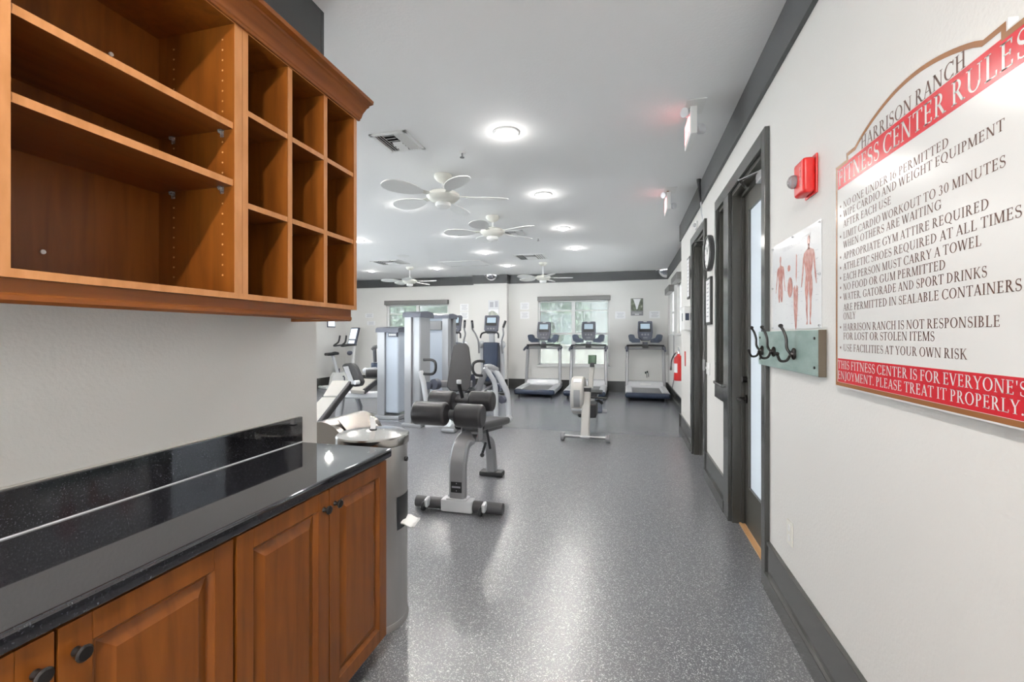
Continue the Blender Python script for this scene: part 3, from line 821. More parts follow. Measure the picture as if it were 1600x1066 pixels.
# ================================================================ RIGHT WALL
# ---- the rules sign
SX = XW - .020
r = thing('rules_sign', 'large white and red fitness centre rules sign with arched top', 'sign', (XW, 1.48, 1.64))
def local(o): return o
half = [(-.430, -.415), (-.430, .395), (-.348, .395), (-.348, .417), (-.284, .417)]
arch = [(-.284 + .568 * k / 24, .417 + .070 * math.sin(PI * k / 24) ** .85) for k in range(25)]
outl = half + arch[1:-1] + [(.284, .417), (.348, .417), (.348, .395), (.430, .395), (.430, -.415)]
def LW(x): return Matrix(((0, 0, -1, x), (-1, 0, 0, 0), (0, 1, 0, 0), (0, 0, 0, 1)))
b = MB(); b.prism(outl[::-1], .018, LW(-.001)); b.build('board', 'signwhite', r)
def inset(poly, dd):
    out = []
    n = len(poly)
    for i in range(n):
        p0, p1, p2 = V((*poly[i - 1], 0)), V((*poly[i], 0)), V((*poly[(i + 1) % n], 0))
        n1 = (p1 - p0).normalized(); n2 = (p2 - p1).normalized()
        a = V((n1.y, -n1.x, 0)); c = V((n2.y, -n2.x, 0))
        m = (a + c); m = m / max(.3, m.dot(a))
        out.append((p1.x + m.x * dd, p1.y + m.y * dd))
    return out
b = MB(); bm = b.bm
o1, o2 = inset(outl, .004), inset(outl, .017)
fr = LW(0)
va = [bm.verts.new(fr @ V((x, y, .0194))) for x, y in o1]; vb = [bm.verts.new(fr @ V((x, y, .0194))) for x, y in o2]
for i in range(len(va)): bm.faces.new((va[i - 1], va[i], vb[i], vb[i - 1]))
b.build('border', 'signbrown', r)
for nm, z0_, z1_ in (('title_banner', 1.944, 2.024), ('footer_banner', 1.243, 1.328)):
    b = MB(); b.box((-.0186, 0, (z0_ + z1_) / 2 - 1.64), (.0012, .820, z1_ - z0_)); b.build(nm, 'signred', r)
def sl(text, y0, y1, z, h, m='letterbrown', dep=.0188):
    lettering('lettering', text, m, LW(0) @ Matrix.Translation((-(y0 - 1.48), z - 1.64, dep)), h, y0 - y1, r)
sl('HARRISON RANCH', 1.722, 1.246, 2.026, .040)
sl('FITNESS CENTER RULES', 1.885, 1.075, 1.955, .056, 'signwhite', .0190)
for text, y1, z in [('NO ONE UNDER 16 PERMITTED', 1.302, 1.866), ('WIPE CARDIO AND WEIGHT EQUIPMENT', 1.138, 1.833), ('AFTER EACH USE', 1.546, 1.797), ('LIMIT CARDIO WORKOUT TO 30 MINUTES', 1.135, 1.757),
                    ('WHEN OTHERS ARE WAITING', 1.329, 1.723), ('APPROPRIATE GYM ATTIRE REQUIRED', 1.178, 1.682), ('ATHLETIC SHOES REQUIRED AT ALL TIMES', 1.096, 1.644), ('EACH PERSON MUST CARRY A TOWEL', 1.200, 1.607),
                    ('NO FOOD OR GUM PERMITTED', 1.313, 1.572), ('WATER, GATORADE AND SPORT DRINKS', 1.184, 1.537), ('ARE PERMITTED IN SEALABLE CONTAINERS', 1.096, 1.499), ('ONLY', 1.757, 1.468),
                    ('HARRISON RANCH IS NOT RESPONSIBLE', 1.149, 1.429), ('FOR LOST OR STOLEN ITEMS', 1.354, 1.397), ('USE FACILITIES AT YOUR OWN RISK', 1.243, 1.356)]:
    sl(text, 1.847, y1, z, .0245)
sl('THIS FITNESS CENTER IS FOR EVERYONE\'S', 1.889, 1.083, 1.292, .029, 'signwhite', .0190)
sl('ENJOYMENT. PLEASE TREAT IT PROPERLY.', 1.889, 1.090, 1.254, .029, 'signwhite', .0190)
for z in (1.866, 1.833, 1.757, 1.682, 1.644, 1.607, 1.572, 1.537, 1.429, 1.356):
    b = MB(); b.bm.faces.new([b.bm.verts.new(LW(0) @ V((-(1.868 - 1.48) + x, z + .012 - 1.64 + y, .0195))) for x, y in arcpts(0, 0, .0045, .0045, 0, 340, 11)])
    b.build('bullet', 'letterbrown', r)

# ---- fire alarm
r = thing('fire_alarm_strobe', 'red fire alarm strobe on the wall above the anatomy chart', 'fire alarm', (XW, 2.18, 2.09))
b = MB(); b.box((-.004, 0, 0), (.008, .125, .165), .003); b.box((-.03, 0, -.002), (.05, .115, .15), .016, None, 3); b.build('housing', 'red', r)
b = MB(); b.ball((-.062, .032, -.005), (.05, .05, .06), 16); b.cyl((-.05, .032, -.005), (-.062, .032, -.005), .028); b.build('strobe_lens', 'clear', r)
b = MB()
for k, ch in enumerate('FIRE'):
    for q in SANS[ch]:
        b.bm.faces.new([b.bm.verts.new(LW(0) @ V((.022 + px * .016, .022 - k * .021 + py * .016, .0556))) for px, py in q])
b.build('lettering', 'white', r)

# ---- anatomy chart
r = thing('anatomy_poster', 'glossy white muscular system chart pinned above the coat hooks', 'poster', (XW, 2.395, 1.665))
b = MB(); b.box((-.002, 0, 0), (.0016, .63, .445)); b.build('sheet', 'postergloss', r)
def flat(polys, m, name, dep=.0032, parent=r):
    b = MB()
    for q in polys:
        a = sum(q[i - 1][0] * q[i][1] - q[i][0] * q[i - 1][1] for i in range(len(q)))
        if a < 0: q = q[::-1]
        b.bm.faces.new([b.bm.verts.new(LW(0) @ V((x, y, dep))) for x, y in q])
    return b.build(name, m, parent)
def figure(cx, top, h, legs=True):
    """polygons of a standing anatomical figure, arms hanging"""
    P = []
    def q(pts): P.append([(cx + x * h * 1.12, top + y * h) for x, y in pts])
    q([(.035 * math.cos(a * PI / 8), -.06 + .058 * math.sin(a * PI / 8)) for a in range(16)])
    q([(-.018, -.10), (.018, -.10), (.024, -.16), (-.024, -.16)])
    q([(-.02, -.145), (.02, -.145), (.125, -.185), (.11, -.30), (.075, -.44), (.095, -.52), (-.095, -.52), (-.075, -.44), (-.11, -.30), (-.125, -.185)])
    for s in (-1, 1):
        q([(s * .125, -.185), (s * .15, -.24), (s * .165, -.36), (s * .19, -.50), (s * .20, -.56), (s * .18, -.565), (s * .155, -.49), (s * .13, -.37), (s * .108, -.26)])
        if legs:
            q([(s * .005, -.52), (s * .095, -.52), (s * .098, -.62), (s * .07, -.75), (s * .072, -.83), (s * .048, -.96), (s * .065, -1.0), (s * .025, -1.0), (s * .028, -.93), (s * .022, -.80), (s * .026, -.74), (s * .006, -.62)])
        else:
            q([(s * .005, -.52), (s * .095, -.52), (s * .098, -.62), (s * .075, -.72), (s * .025, -.72), (s * .006, -.62)])
    return P
flat(figure(.185, .185, .39), 'muscle', 'figure_print'); flat(figure(-.185, .155, .33, False), 'muscle', 'figure_print')
flat([[(x * .03 + .03, y * .1 - .13) for x, y in ((-1, 1), (-.4, 1.15), (0, .9), (.4, 1.15), (1, 1), (.8, 0), (.4, -.8), (.1, -1), (-.3, -.8), (-.8, 0))], arcpts(-.045, -.02, .036, .05, 0, 350, 16), arcpts(-.06, .075, .022, .017, 20, 370, 7),
      [(.035, .13), (.047, .12), (.045, .02), (.038, -.01), (.03, .02)]], 'muscle', 'detail_print')
gl_ = []
for k in range(46):
    rr = random.Random(k); x = rr.choice((-.10, -.03, .09, .26, -.27, .05)); y = rr.uniform(-.2, .15)
    gl_.append([(x, y), (x + rr.uniform(.015, .035), y), (x + .02, y + .002), (x, y + .002)])
flat(gl_, 'inkgrey', 'caption_print')
lettering('lettering', 'THE MUSCULAR SYSTEM', 'inkgrey', LW(0) @ Matrix.Translation((-.15, .168, .0026)), .022, .36, r)
b = MB()
for y, z in ((-.305, .212), (.305, .212), (0, .214), (-.305, 0), (.305, 0), (-.305, -.212), (.305, -.212)): b.cyl((-.003, -y, z), (-.009, -y, z), .005, seg=10)
b.build('pushpin', 'clear', r)

# ---- coat hooks
r = thing('coat_rack', 'weathered teal board with three black double coat hooks', 'coat rack', (XW, 2.46, 1.34))
b = MB(); b.box((-.015, 0, 0), (.026, .845, .188), .002); b.build('board', 'teal', r)
b = MB(); b.box((-.015, -.4235, 0), (.028, .004, .19), .001); b.build('board_edge', 'boardedge', r)
b = MB()
for y in (-.385, .385):
    for z in (-.06, .06): b.cyl((-.028, y, z), (-.032, y, z), .006, seg=10)
b.build('screw', 'bronze', r)
for y in (-.165, .125, .33):
    h = MB()
    h.ball((-.034, y, -.012), (.024, .034, .055), 16)
    h.cyl((-.03, y, -.012), (-.05, y, -.012), .017, .011)
    h.tube([(-.048, y, -.01), (-.062, y, .015), (-.064, y, .055), (-.074, y, .09), (-.086, y, .112)], .0062, 10)
    h.tube([(-.048, y, -.015), (-.062, y, -.042), (-.088, y, -.044), (-.100, y, -.018)], .0062, 10)
    h.ball((-.087, y, .116), (.021, .021, .019), 14); h.ball((-.101, y, -.012), (.018, .018, .017), 14)
    h.build('hook', 'bronze', r)

# ---- outlet, switches, frames, clock, etc.
def outlet(name, label, loc, frame, cat='outlet'):
    r = thing(name, label, cat, loc)
    mx = frame
    b = MB(); b.box((0, 0, .004), (.072, .117, .007), .003, mx=mx); b.build('cover_plate', 'cream', r)
    for z in (-.024, .024):
        b = MB(); b.cyl(mx @ V((0, z, .004)), mx @ V((0, z, .009)), .0165, seg=20); b.build('socket', 'white', r)
    return r
outlet('wall_outlet', 'ivory outlet low on the right wall below the coat hooks', (XW, 2.44, .455), LW(0))
def switch(y, label):
    r = thing('light_switch', label, 'light switch', (XW, y, 1.09))
    b = MB(); b.box((-.004, 0, 0), (.007, .075, .118), .003); b.build('cover_plate', 'white', r)
    b = MB(); b.box((-.011, 0, .004), (.012, .012, .025), .002); b.build('toggle', 'white', r)
switch(4.66, 'white light switch right of the second door, the nearer one'); switch(4.76, 'white light switch touching the second door casing')
def wframe(y, z, wd, ht, label, name='picture_frame'):
    r = thing(name, label, 'framed notice', (XW, y, z))
    b = MB(); b.box((-.012, 0, 0), (.022, wd, ht), .003); b.build('frame', 'black', r)
    b = MB(); b.box((-.0235, 0, 0), (.002, wd - .05, ht - .05)); b.build('sheet', 'paper', r)
    b = MB()
    for k in range(9): b.box((-.0248, .01 * (k % 3 - 1), ht * .36 - k * ht * .085), (.0006, wd - .13 - .03 * (k % 2), .012))
    b.build('print', 'inkgrey', r)
wframe(4.60, 1.74, .24, .45, 'black framed notice under the wall clock'); wframe(6.03, 2.14, .24, .52, 'black framed notice above the white towel dispenser')
r = thing('wall_clock', 'round black rimmed wall clock beside the second door', 'clock', (XW, 4.56, 2.19))
b = MB(); b.lathe([(0, 0), (.165, 0), (.17, .01), (.17, .035), (.16, .045), (.148, .045), (.146, .03), (0, .03)], (0, 0, 0), 48, (0, -PI / 2, 0)); b.build('rim', 'black', r)
b = MB(); b.cyl((-.03, 0, 0), (-.034, 0, 0), .147, seg=48); b.build('dial', 'white', r)
b = MB()
b.box((-.036, .02, .03), (.002, .009, .085), 0, (math.radians(-35), 0, 0)); b.box((-.037, -.035, .03), (.002, .006, .12), 0, (math.radians(50), 0, 0)); b.build('hand', 'black', r)
b = MB()
for k in range(12): b.box((-.035, .125 * math.sin(k * PI / 6), .125 * math.cos(k * PI / 6)), (.002, .005, .02), 0, (-k * PI / 6, 0, 0))
b.build('hour_mark', 'black', r)
r = thing('towel_dispenser', 'white box dispenser on the wall past the second door', 'dispenser', (XW, 6.12, 1.63))
b = MB(); b.box((-.04, 0, 0), (.08, .28, .30), .015, None, 3); b.build('housing', 'white', r)
b = MB(); b.box((-.0805, .02, .02), (.002, .07, .10), .0); b.box((-.04, -.1405, .02), (.045, .002, .09)); b.build('badge', 'navy', r)
r = thing('fire_extinguisher', 'red fire extinguisher hanging on the right wall past the second door', 'fire extinguisher', (XR - .095, 8.3, .63))
b = MB(); b.lathe([(0, 0), (.07, 0), (.078, .01), (.078, .36), (.07, .40), (.045, .43), (.024, .445), (.024, .47), (0, .47)], (0, 0, 0), 28); b.build('cylinder', 'red', r)
b = MB(); b.cyl((0, 0, .47), (0, 0, .51), .018); b.box((0, -.02, .525), (.022, .12, .014), .003, (.25, 0, 0)); b.box((0, -.02, .55), (.022, .12, .01), .003, (.45, 0, 0)); b.cyl((-.02, 0, .49), (-.05, 0, .49), .016); b.build('valve', 'chrome', r)
b = MB(); b.tube([(0, .03, .49), (-.05, .06, .47), (-.11, .04, .36), (-.125, .0, .24)], .011, 10); b.cyl((-.125, 0, .25), (-.13, -.01, .18), .011, .017); b.build('hose', 'black', r)
b = MB(); b.lathe([(.0785, .14), (.0786, .30)], (0, 0, 0), 10, (0, 0, PI - .3), 1.5); b.build('label_sheet', 'paper', r)
b = MB(); b.box((.082, 0, .22), (.016, .05, .40), .003); b.build('bracket', 'black', r)
r = thing('extinguisher_sign', 'small red wall plate beside the fire extinguisher', 'sign', (XW, 6.50, 1.10))
b = MB(); b.box((-.004, 0, 0), (.006, .10, .20), .001); b.build('plate', 'red', r)
r = thing('alarm_beacon', 'small clear alarm beacon on the wall above the second door', 'alarm beacon', (XW, 5.43, 2.66))
b = MB(); b.box((-.01, 0, 0), (.018, .11, .08), .004); b.build('back_box', 'white', r)
b = MB(); b.ball((-.03, -.02, 0), (.05, .05, .045), 14); b.build('lens', 'clear', r)
r = thing('wall_cable', 'thin pale cable running down the wall from the crown band to the clock', 'cable', (XW, 4.95, 2.6))
b = MB(); b.cyl((-.05, .02, .40), (-.035, 0, .18), .018, .008, 12); b.cyl((-.05, .02, .43), (-.05, .02, .395), .024, .02, 12); b.build('cable_boot', 'black', r)
b = MB(); b.tube([(-.035, 0, .2), (-.03, -.03, .05), (-.012, -.12, -.15), (-.008, -.2, -.35)], .006, 8); b.build('cord', 'lightsilver', r)
r = thing('power_cord', 'grey cord hanging down the recessed right wall by the corner treadmill', 'cord', (XR, 9.96, .8))
b = MB(); b.tube([(-.008, .1, .62), (-.012, .04, .2), (-.01, -.05, -.2), (-.03, .25, -.53)], .009, 8); b.build('cable', 'grey', r)
# ================================================================ CEILING
where = {(-0.93, 3.44): 'round recessed ceiling light nearest the viewer', (-0.93, 5.06): 'second recessed light of the row along the walkway', (-0.93, 6.71): 'third recessed light of the row along the walkway',
         (-0.93, 8.29): 'farthest recessed light of the row along the walkway', (-2.67, 5.06): 'recessed light just left of the nearest ceiling fan', (-2.67, 6.71): 'recessed light left of the second ceiling fan',
         (-2.67, 8.29): 'recessed light below the second ceiling fan', (-2.67, 9.95): 'small recessed light right of the access panel', (-4.42, 9.95): 'small recessed light beside the left end of the access panel',
         (-4.42, 6.71): 'recessed light at the edge of the wall cabinet'}
for cx, cy in CANS:
    r = thing('recessed_light', where.get((cx, cy), 'recessed ceiling light outside the photo'), 'ceiling light', (cx, cy, CEIL), 0, 'recessed lights in the ceiling')
    b = MB(); b.lathe([(.078, 0), (.104, 0), (.104, -.006), (.094, -.012), (.078, -.010)], (0, 0, 0), 32); b.build('trim_ring', 'white', r)
    b = MB(); b.lathe([(.08, -.004), (.078, -.012), (.055, -.026), (0, -.032)], (0, 0, 0), 28); b.build('lens', 'lamp', r)
    L = bpy.data.lights.new('lamp', 'AREA'); L.shape = 'DISK'; L.size = .13; L.energy = HALL_W if (cx, cy) in HALL else CAN_W; L.color = (1, .96, .91)
    o = bpy.data.objects.new('lamp', L); COL.objects.link(o); o.parent = r; o.location = (0, 0, -.036)
    L = bpy.data.lights.new('lens_spill', 'POINT'); L.energy = HALO_W; L.shadow_soft_size = .03; L.color = (1, .97, .93)
    o = bpy.data.objects.new('lens_spill', L); COL.objects.link(o); o.parent = r; o.location = (0, 0, -.075)
r = thing('unlit_ceiling_light', 'flat white round ceiling disc without light, left of the fans', 'ceiling disc', (-4.40, 8.24, CEIL))  # a recessed light with a dead lamp
b = MB(); b.lathe([(0, -.012), (.10, -.012), (.125, -.006), (.125, 0), (0, 0)], (0, 0, 0), 32); b.build('cover', 'white', r)

def vent(x, y, wx, wy, label):
    r = thing('ceiling_vent', label, 'air vent', (x, y, CEIL), 0, 'square air vents in the ceiling')
    b = MB()
    for s in (-1, 1):
        b.box((s * (wx / 2 - .016), 0, -.006), (.032, wy, .012), .003); b.box((0, s * (wy / 2 - .016), -.006), (wx, .032, .012), .003)
    b.build('frame', 'white', r)
    b = MB(); b.box((0, 0, -.001), (wx - .04, wy - .04, .002)); b.build('duct_opening', 'black', r)
    b = MB(); n = 4; q = wx * .28
    for k in range(n): b.box((wx / 2 - .045 - k * q / n, 0, -.008), (.022, wy - .06, .003), 0, (0, math.radians(-38), 0))
    for k in range(3): b.box((-wx / 2 + .05 + k * q / n, 0, -.008), (.022, wy - .06, .003), 0, (0, math.radians(38), 0))
    for k in range(6): b.box((-.01, -wy / 2 + .05 + k * (wy - .1) / 5.5, -.008), (wx - q * 2 - .06, .05, .003), 0, (math.radians(28 if k < 3 else -28), 0, 0))
    b.build('louver', 'white', r)
vent(-1.85, 3.38, .33, .36, 'white ceiling vent nearest the viewer, beside the wall cabinet top')
vent(-1.72, 6.83, .34, .36, 'white ceiling vent just behind the second fan')
vent(-1.9, 8.98, .62, .60, 'white ceiling vent in front of the far right fan')
vent(-5.05, 8.88, .68, .55, 'white ceiling vent in front of the far left fan')
r = thing('access_panel', 'flush white access panel in the ceiling before the far pier', 'ceiling panel', (-3.52, 9.45, CEIL))
b = MB()
for s in (-1, 1): b.box((0, s * .34, -.005), (.98, .03, .01), .002); b.box((s * .475, 0, -.005), (.03, .68, .01), .002)
b.build('frame', 'white', r)
b = MB(); b.box((0, 0, -.002), (.92, .65, .004)); b.build('panel', 'ceiling', r)
b = MB()
for s in (-1, 1): b.box((0, s * .318, -.0045), (.92, .012, .002))
b.build('gap', 'grey', r)
for x, y, lb in ((-1.41, 3.717, 'small sprinkler head right of the nearest ceiling vent'), (-1.425, 7.29, 'small sprinkler head right of the second ceiling fan')):
    r = thing('sprinkler', lb, 'sprinkler', (x, y, CEIL), 0, 'sprinkler heads')
    b = MB(); b.lathe([(0, 0), (.035, 0), (.033, -.006), (.012, -.01), (0, -.01)], (0, 0, 0), 20); b.build('escutcheon', 'white', r)
    b = MB(); b.cyl((0, 0, -.008), (0, 0, -.045), .007); b.lathe([(0, -.044), (.02, -.044), (.02, -.048), (0, -.048)], (0, 0, 0), 16); b.build('deflector', 'grey', r)

def fan(x, y, ang, label, drop=.0):
    r = thing('ceiling_fan', label, 'ceiling fan', (x, y, CEIL), ang, 'white ceiling fans')
    b = MB(); b.lathe([(0, 0), (.088, 0), (.092, -.012), (.09, -.03), (.07, -.055), (.035, -.075), (.018, -.082), (0, -.082)], (0, 0, 0), 36); b.build('canopy', 'cream', r)
    b = MB(); b.cyl((0, 0, -.08), (0, 0, -.16 - drop), .012); b.build('downrod', 'white', r)
    z = -.15 - drop
    b = MB(); b.lathe([(0, z), (.03, z), (.05, z - .01), (.13, z - .025), (.163, z - .045), (.166, z - .07), (.155, z - .085), (.12, z - .115), (.085, z - .125), (.07, z - .13), (0, z - .13)], (0, 0, 0), 40); b.build('motor', 'cream', r)
    b = MB(); b.lathe([(0, z - .13), (.072, z - .13), (.078, z - .145), (.074, z - .165), (.055, z - .182), (.03, z - .186), (0, z - .186)], (0, 0, 0), 32); b.build('switch_housing', 'white', r)
    for k in range(5):
        a = 2 * PI * k / 5
        mx = Matrix.Rotation(a, 4, 'Z') @ Matrix.Translation((0, 0, z - .075)) @ Matrix.Rotation(math.radians(11), 4, 'X')
        b = MB(); b.prism([(.23 + .215 * (1 + math.cos(t)) , .11 * math.sin(t) * (1 + .25 * math.cos(t))) for t in [2 * PI * q / 28 for q in range(28)]], .007, mx)
        bl = b.build('blade', 'white', r)
        b = MB(); b.prism([(.13, -.02), (.2, -.028), (.32, -.022), (.32, .022), (.2, .028), (.13, .02)], .006, mx @ Matrix.Translation((0, 0, .008))); b.build('blade_iron', 'cream', bl)
fan(-1.795, 4.20, math.radians(20), 'white ceiling fan nearest the viewer'); fan(-1.765, 5.81, math.radians(50), 'second white ceiling fan, behind the nearest one')
fan(-4.95, 9.6, math.radians(2), 'white ceiling fan before the far wall left of the pier', .12); fan(-1.80, 9.75, math.radians(9), 'white ceiling fan before the far wall right of the pier', .12)

def exit_sign(x, y, label, lit):
    r = thing('exit_sign', label, 'exit sign', (x, y, CEIL), 0, 'exit signs hanging from the ceiling')
    b = MB(); b.box((.02, -.04, -.004), (.13, .22, .008), .002); b.build('mounting_plate', 'white', r)
    b = MB(); b.box((0, -.02, -.03), (.025, .05, .05), .004); b.build('stem', 'signbrown', r)
    b = MB(); b.box((0, 0, -.145), (.045, .32, .19), .008, None, 3); b.build('housing', 'white', r)
    b = MB()
    mx = Matrix(((0, 0, -1, 0), (-1, 0, 0, 0), (0, 1, 0, -.205), (0, 0, 0, 1)))
    for k, ch in enumerate('EXIT'):
        for q in SANS[ch]:
            b.bm.faces.new([b.bm.verts.new(mx @ V((-.13 + k * .07 + px * .085, py * .125, .0235))) for px, py in q])
    b.build('lettering', 'exitlit', r)
    for s, yy, zz in ((-1, -.10, -.075), (1, -.10, -.2)):
        b = MB(); b.cyl((s * .02, yy, zz), (s * .035, yy, zz), .012); b.cyl((s * .035, yy - .01, zz), (s * .06, yy - .035, zz - .006), .03, .034, bev=.004); b.build('lamp_head', 'lightsilver', r)
exit_sign(.44, 3.42, 'white exit sign with red letters and lamp heads, nearest the viewer', True)
exit_sign(.44, 5.30, 'smaller looking exit sign with lamp heads, farther down the walkway', True)

for (x, y, rz, lb) in ((-3.47, YF - .225, 0, 'chrome dome mirror at the top of the far pier'), (XR - .03, YF - .03, PI / 4 * -1, 'chrome dome mirror in the far right ceiling corner')):
    r = thing('dome_mirror', lb, 'convex mirror', (x, y, CEIL - .005), rz)
    b = MB()
    if rz == 0:
        b.lathe([(.19 * math.cos(a * PI / 20), -.17 * math.sin(a * PI / 20)) for a in range(11)], (0, 0, 0), 24, (0, 0, PI), PI)
    else:
        b.lathe([(.24 * math.cos(a * PI / 20), -.2 * math.sin(a * PI / 20)) for a in range(11)], (0, 0, 0), 16, (0, 0, PI + PI / 4), PI / 2)
    b.build('mirror_bowl', 'chrome', r)
    b = MB()
    n = 18; ra = .195 if rz == 0 else .245; a0 = PI if rz == 0 else PI + PI / 4; sp = PI if rz == 0 else PI / 2
    b.tube([(ra * math.cos(a0 + sp * k / n), ra * math.sin(a0 + sp * k / n), -.005) for k in range(n + 1)], .01, 8, 1); b.build('rim', 'white', r)

# ================================================================ FAR WALL
def sheet(x, z, wd, ht, label, y=YF):
    r = thing('paper_notice', label, 'paper notice', (x, y, z))
    b = MB(); b.box((0, -.0015, 0), (wd, .002, ht)); b.build('sheet', 'paper', r)
    b = MB()
    for k in range(5): b.box((.008 * (k % 2), -.0029, ht * .3 - k * ht * .15), (wd * (.7 - .1 * (k % 3)), .0006, .008))
    b.build('print', 'inkgrey', r)
sheet(-4.33, 2.19, .25, .20, 'upper of two white notices right of the window behind the towers'); sheet(-4.33, 1.97, .25, .20, 'lower of two white notices right of the window behind the towers')
sheet(-2.63, 2.20, .24, .19, 'upper of two white notices left of the screened window'); sheet(-2.63, 1.96, .24, .19, 'lower of two white notices left of the screened window')
sheet(-.17, 1.93, .25, .18, 'white notice between the screened window and the forest poster'); sheet(.655, 1.935, .25, .18, 'white notice right of the forest poster')
sheet(-7.26, 2.0, .27, .13, 'small white notice on the far wall left of the towers, upper'); sheet(-7.2, 1.78, .26, .12, 'small pale notice on the far wall left of the towers, lower')
r = thing('forest_poster', 'grey green waterfall poster on the far wall above the corner treadmill', 'poster', (.235, YF, 2.13))
b = MB(); b.box((0, -.006, 0), (.30, .012, .43), .002); b.build('board', 'grey', r)
b = MB(); b.box((0, -.0128, .055), (.285, .001, .30)); b.build('picture', 'photodark', r)
b = MB(); b.prism([(-.09, .2), (.09, .2), (.03, .02), (.012, -.06), (-.012, -.06), (-.04, .05)], .0006, WF(0, -.0134, 0)); b.build('waterfall_print', 'paper', r)
b = MB(); b.box((0, -.0128, -.15), (.22, .001, .008)); b.box((0, -.0128, -.185), (.1, .001, .02)); b.build('caption_print', 'paper', r)
r = thing('pier_poster', 'pale two panel poster on the far pier above the elliptical trainer', 'poster', (-3.43, YF - .2, 2.12))
b = MB(); b.box((0, -.005, 0), (.29, .01, .47), .002); b.build('board', 'lightsilver', r)
b = MB(); b.box((0, -.0106, -.12), (.27, .001, .22)); b.build('picture', 'paper', r)
b = MB(); b.prism([(-.135, -.23), (.135, -.23), (.135, -.15), (.05, -.08), (0, -.05), (-.05, -.04), (-.135, -.09)], .0006, WF(0, -.0114, 0)); b.build('hill_print', 'photogrey', r)
b = MB(); b.box((-.05, -.0106, .12), (.1, .001, .14)); b.box((.08, -.0106, .13), (.08, .001, .16)); b.build('diagram_print', 'inkgrey', r)
r = outlet('wall_outlet', 'white outlet with two black plugs behind the corner treadmill', (.46, YF, .48), Matrix(((1, 0, 0, 0), (0, 0, -1, 0), (0, 1, 0, 0), (0, 0, 0, 1))))
b = MB()
for x, z in ((-.02, .02), (.02, .04)): b.box((x, -.03, z), (.035, .05, .05), .01); b.tube([(x, -.055, z), (x + .02, -.075, z - .03), (x + .03, -.06, z - .12)], .006, 8)
tag(b.build('plug', 'black'), 'two black plugs with cords in the outlet behind the corner treadmill', 'plug').location = (.46, YF, .48)
p = at(517, 504.5, 12.5); k = (XG - 0) / p.x
r = thing('wall_tablet', 'small lit tablet screen on the gym left wall', 'tablet', (XG, p.y * k, CAMH + (p.z - CAMH) * k))
b = MB(); b.box((.012, 0, 0), (.024, .34, .26), .006); b.build('case', 'slate', r)
b = MB(); b.box((.0248, 0, 0), (.001, .29, .2)); b.build('screen', 'screenlit', r)

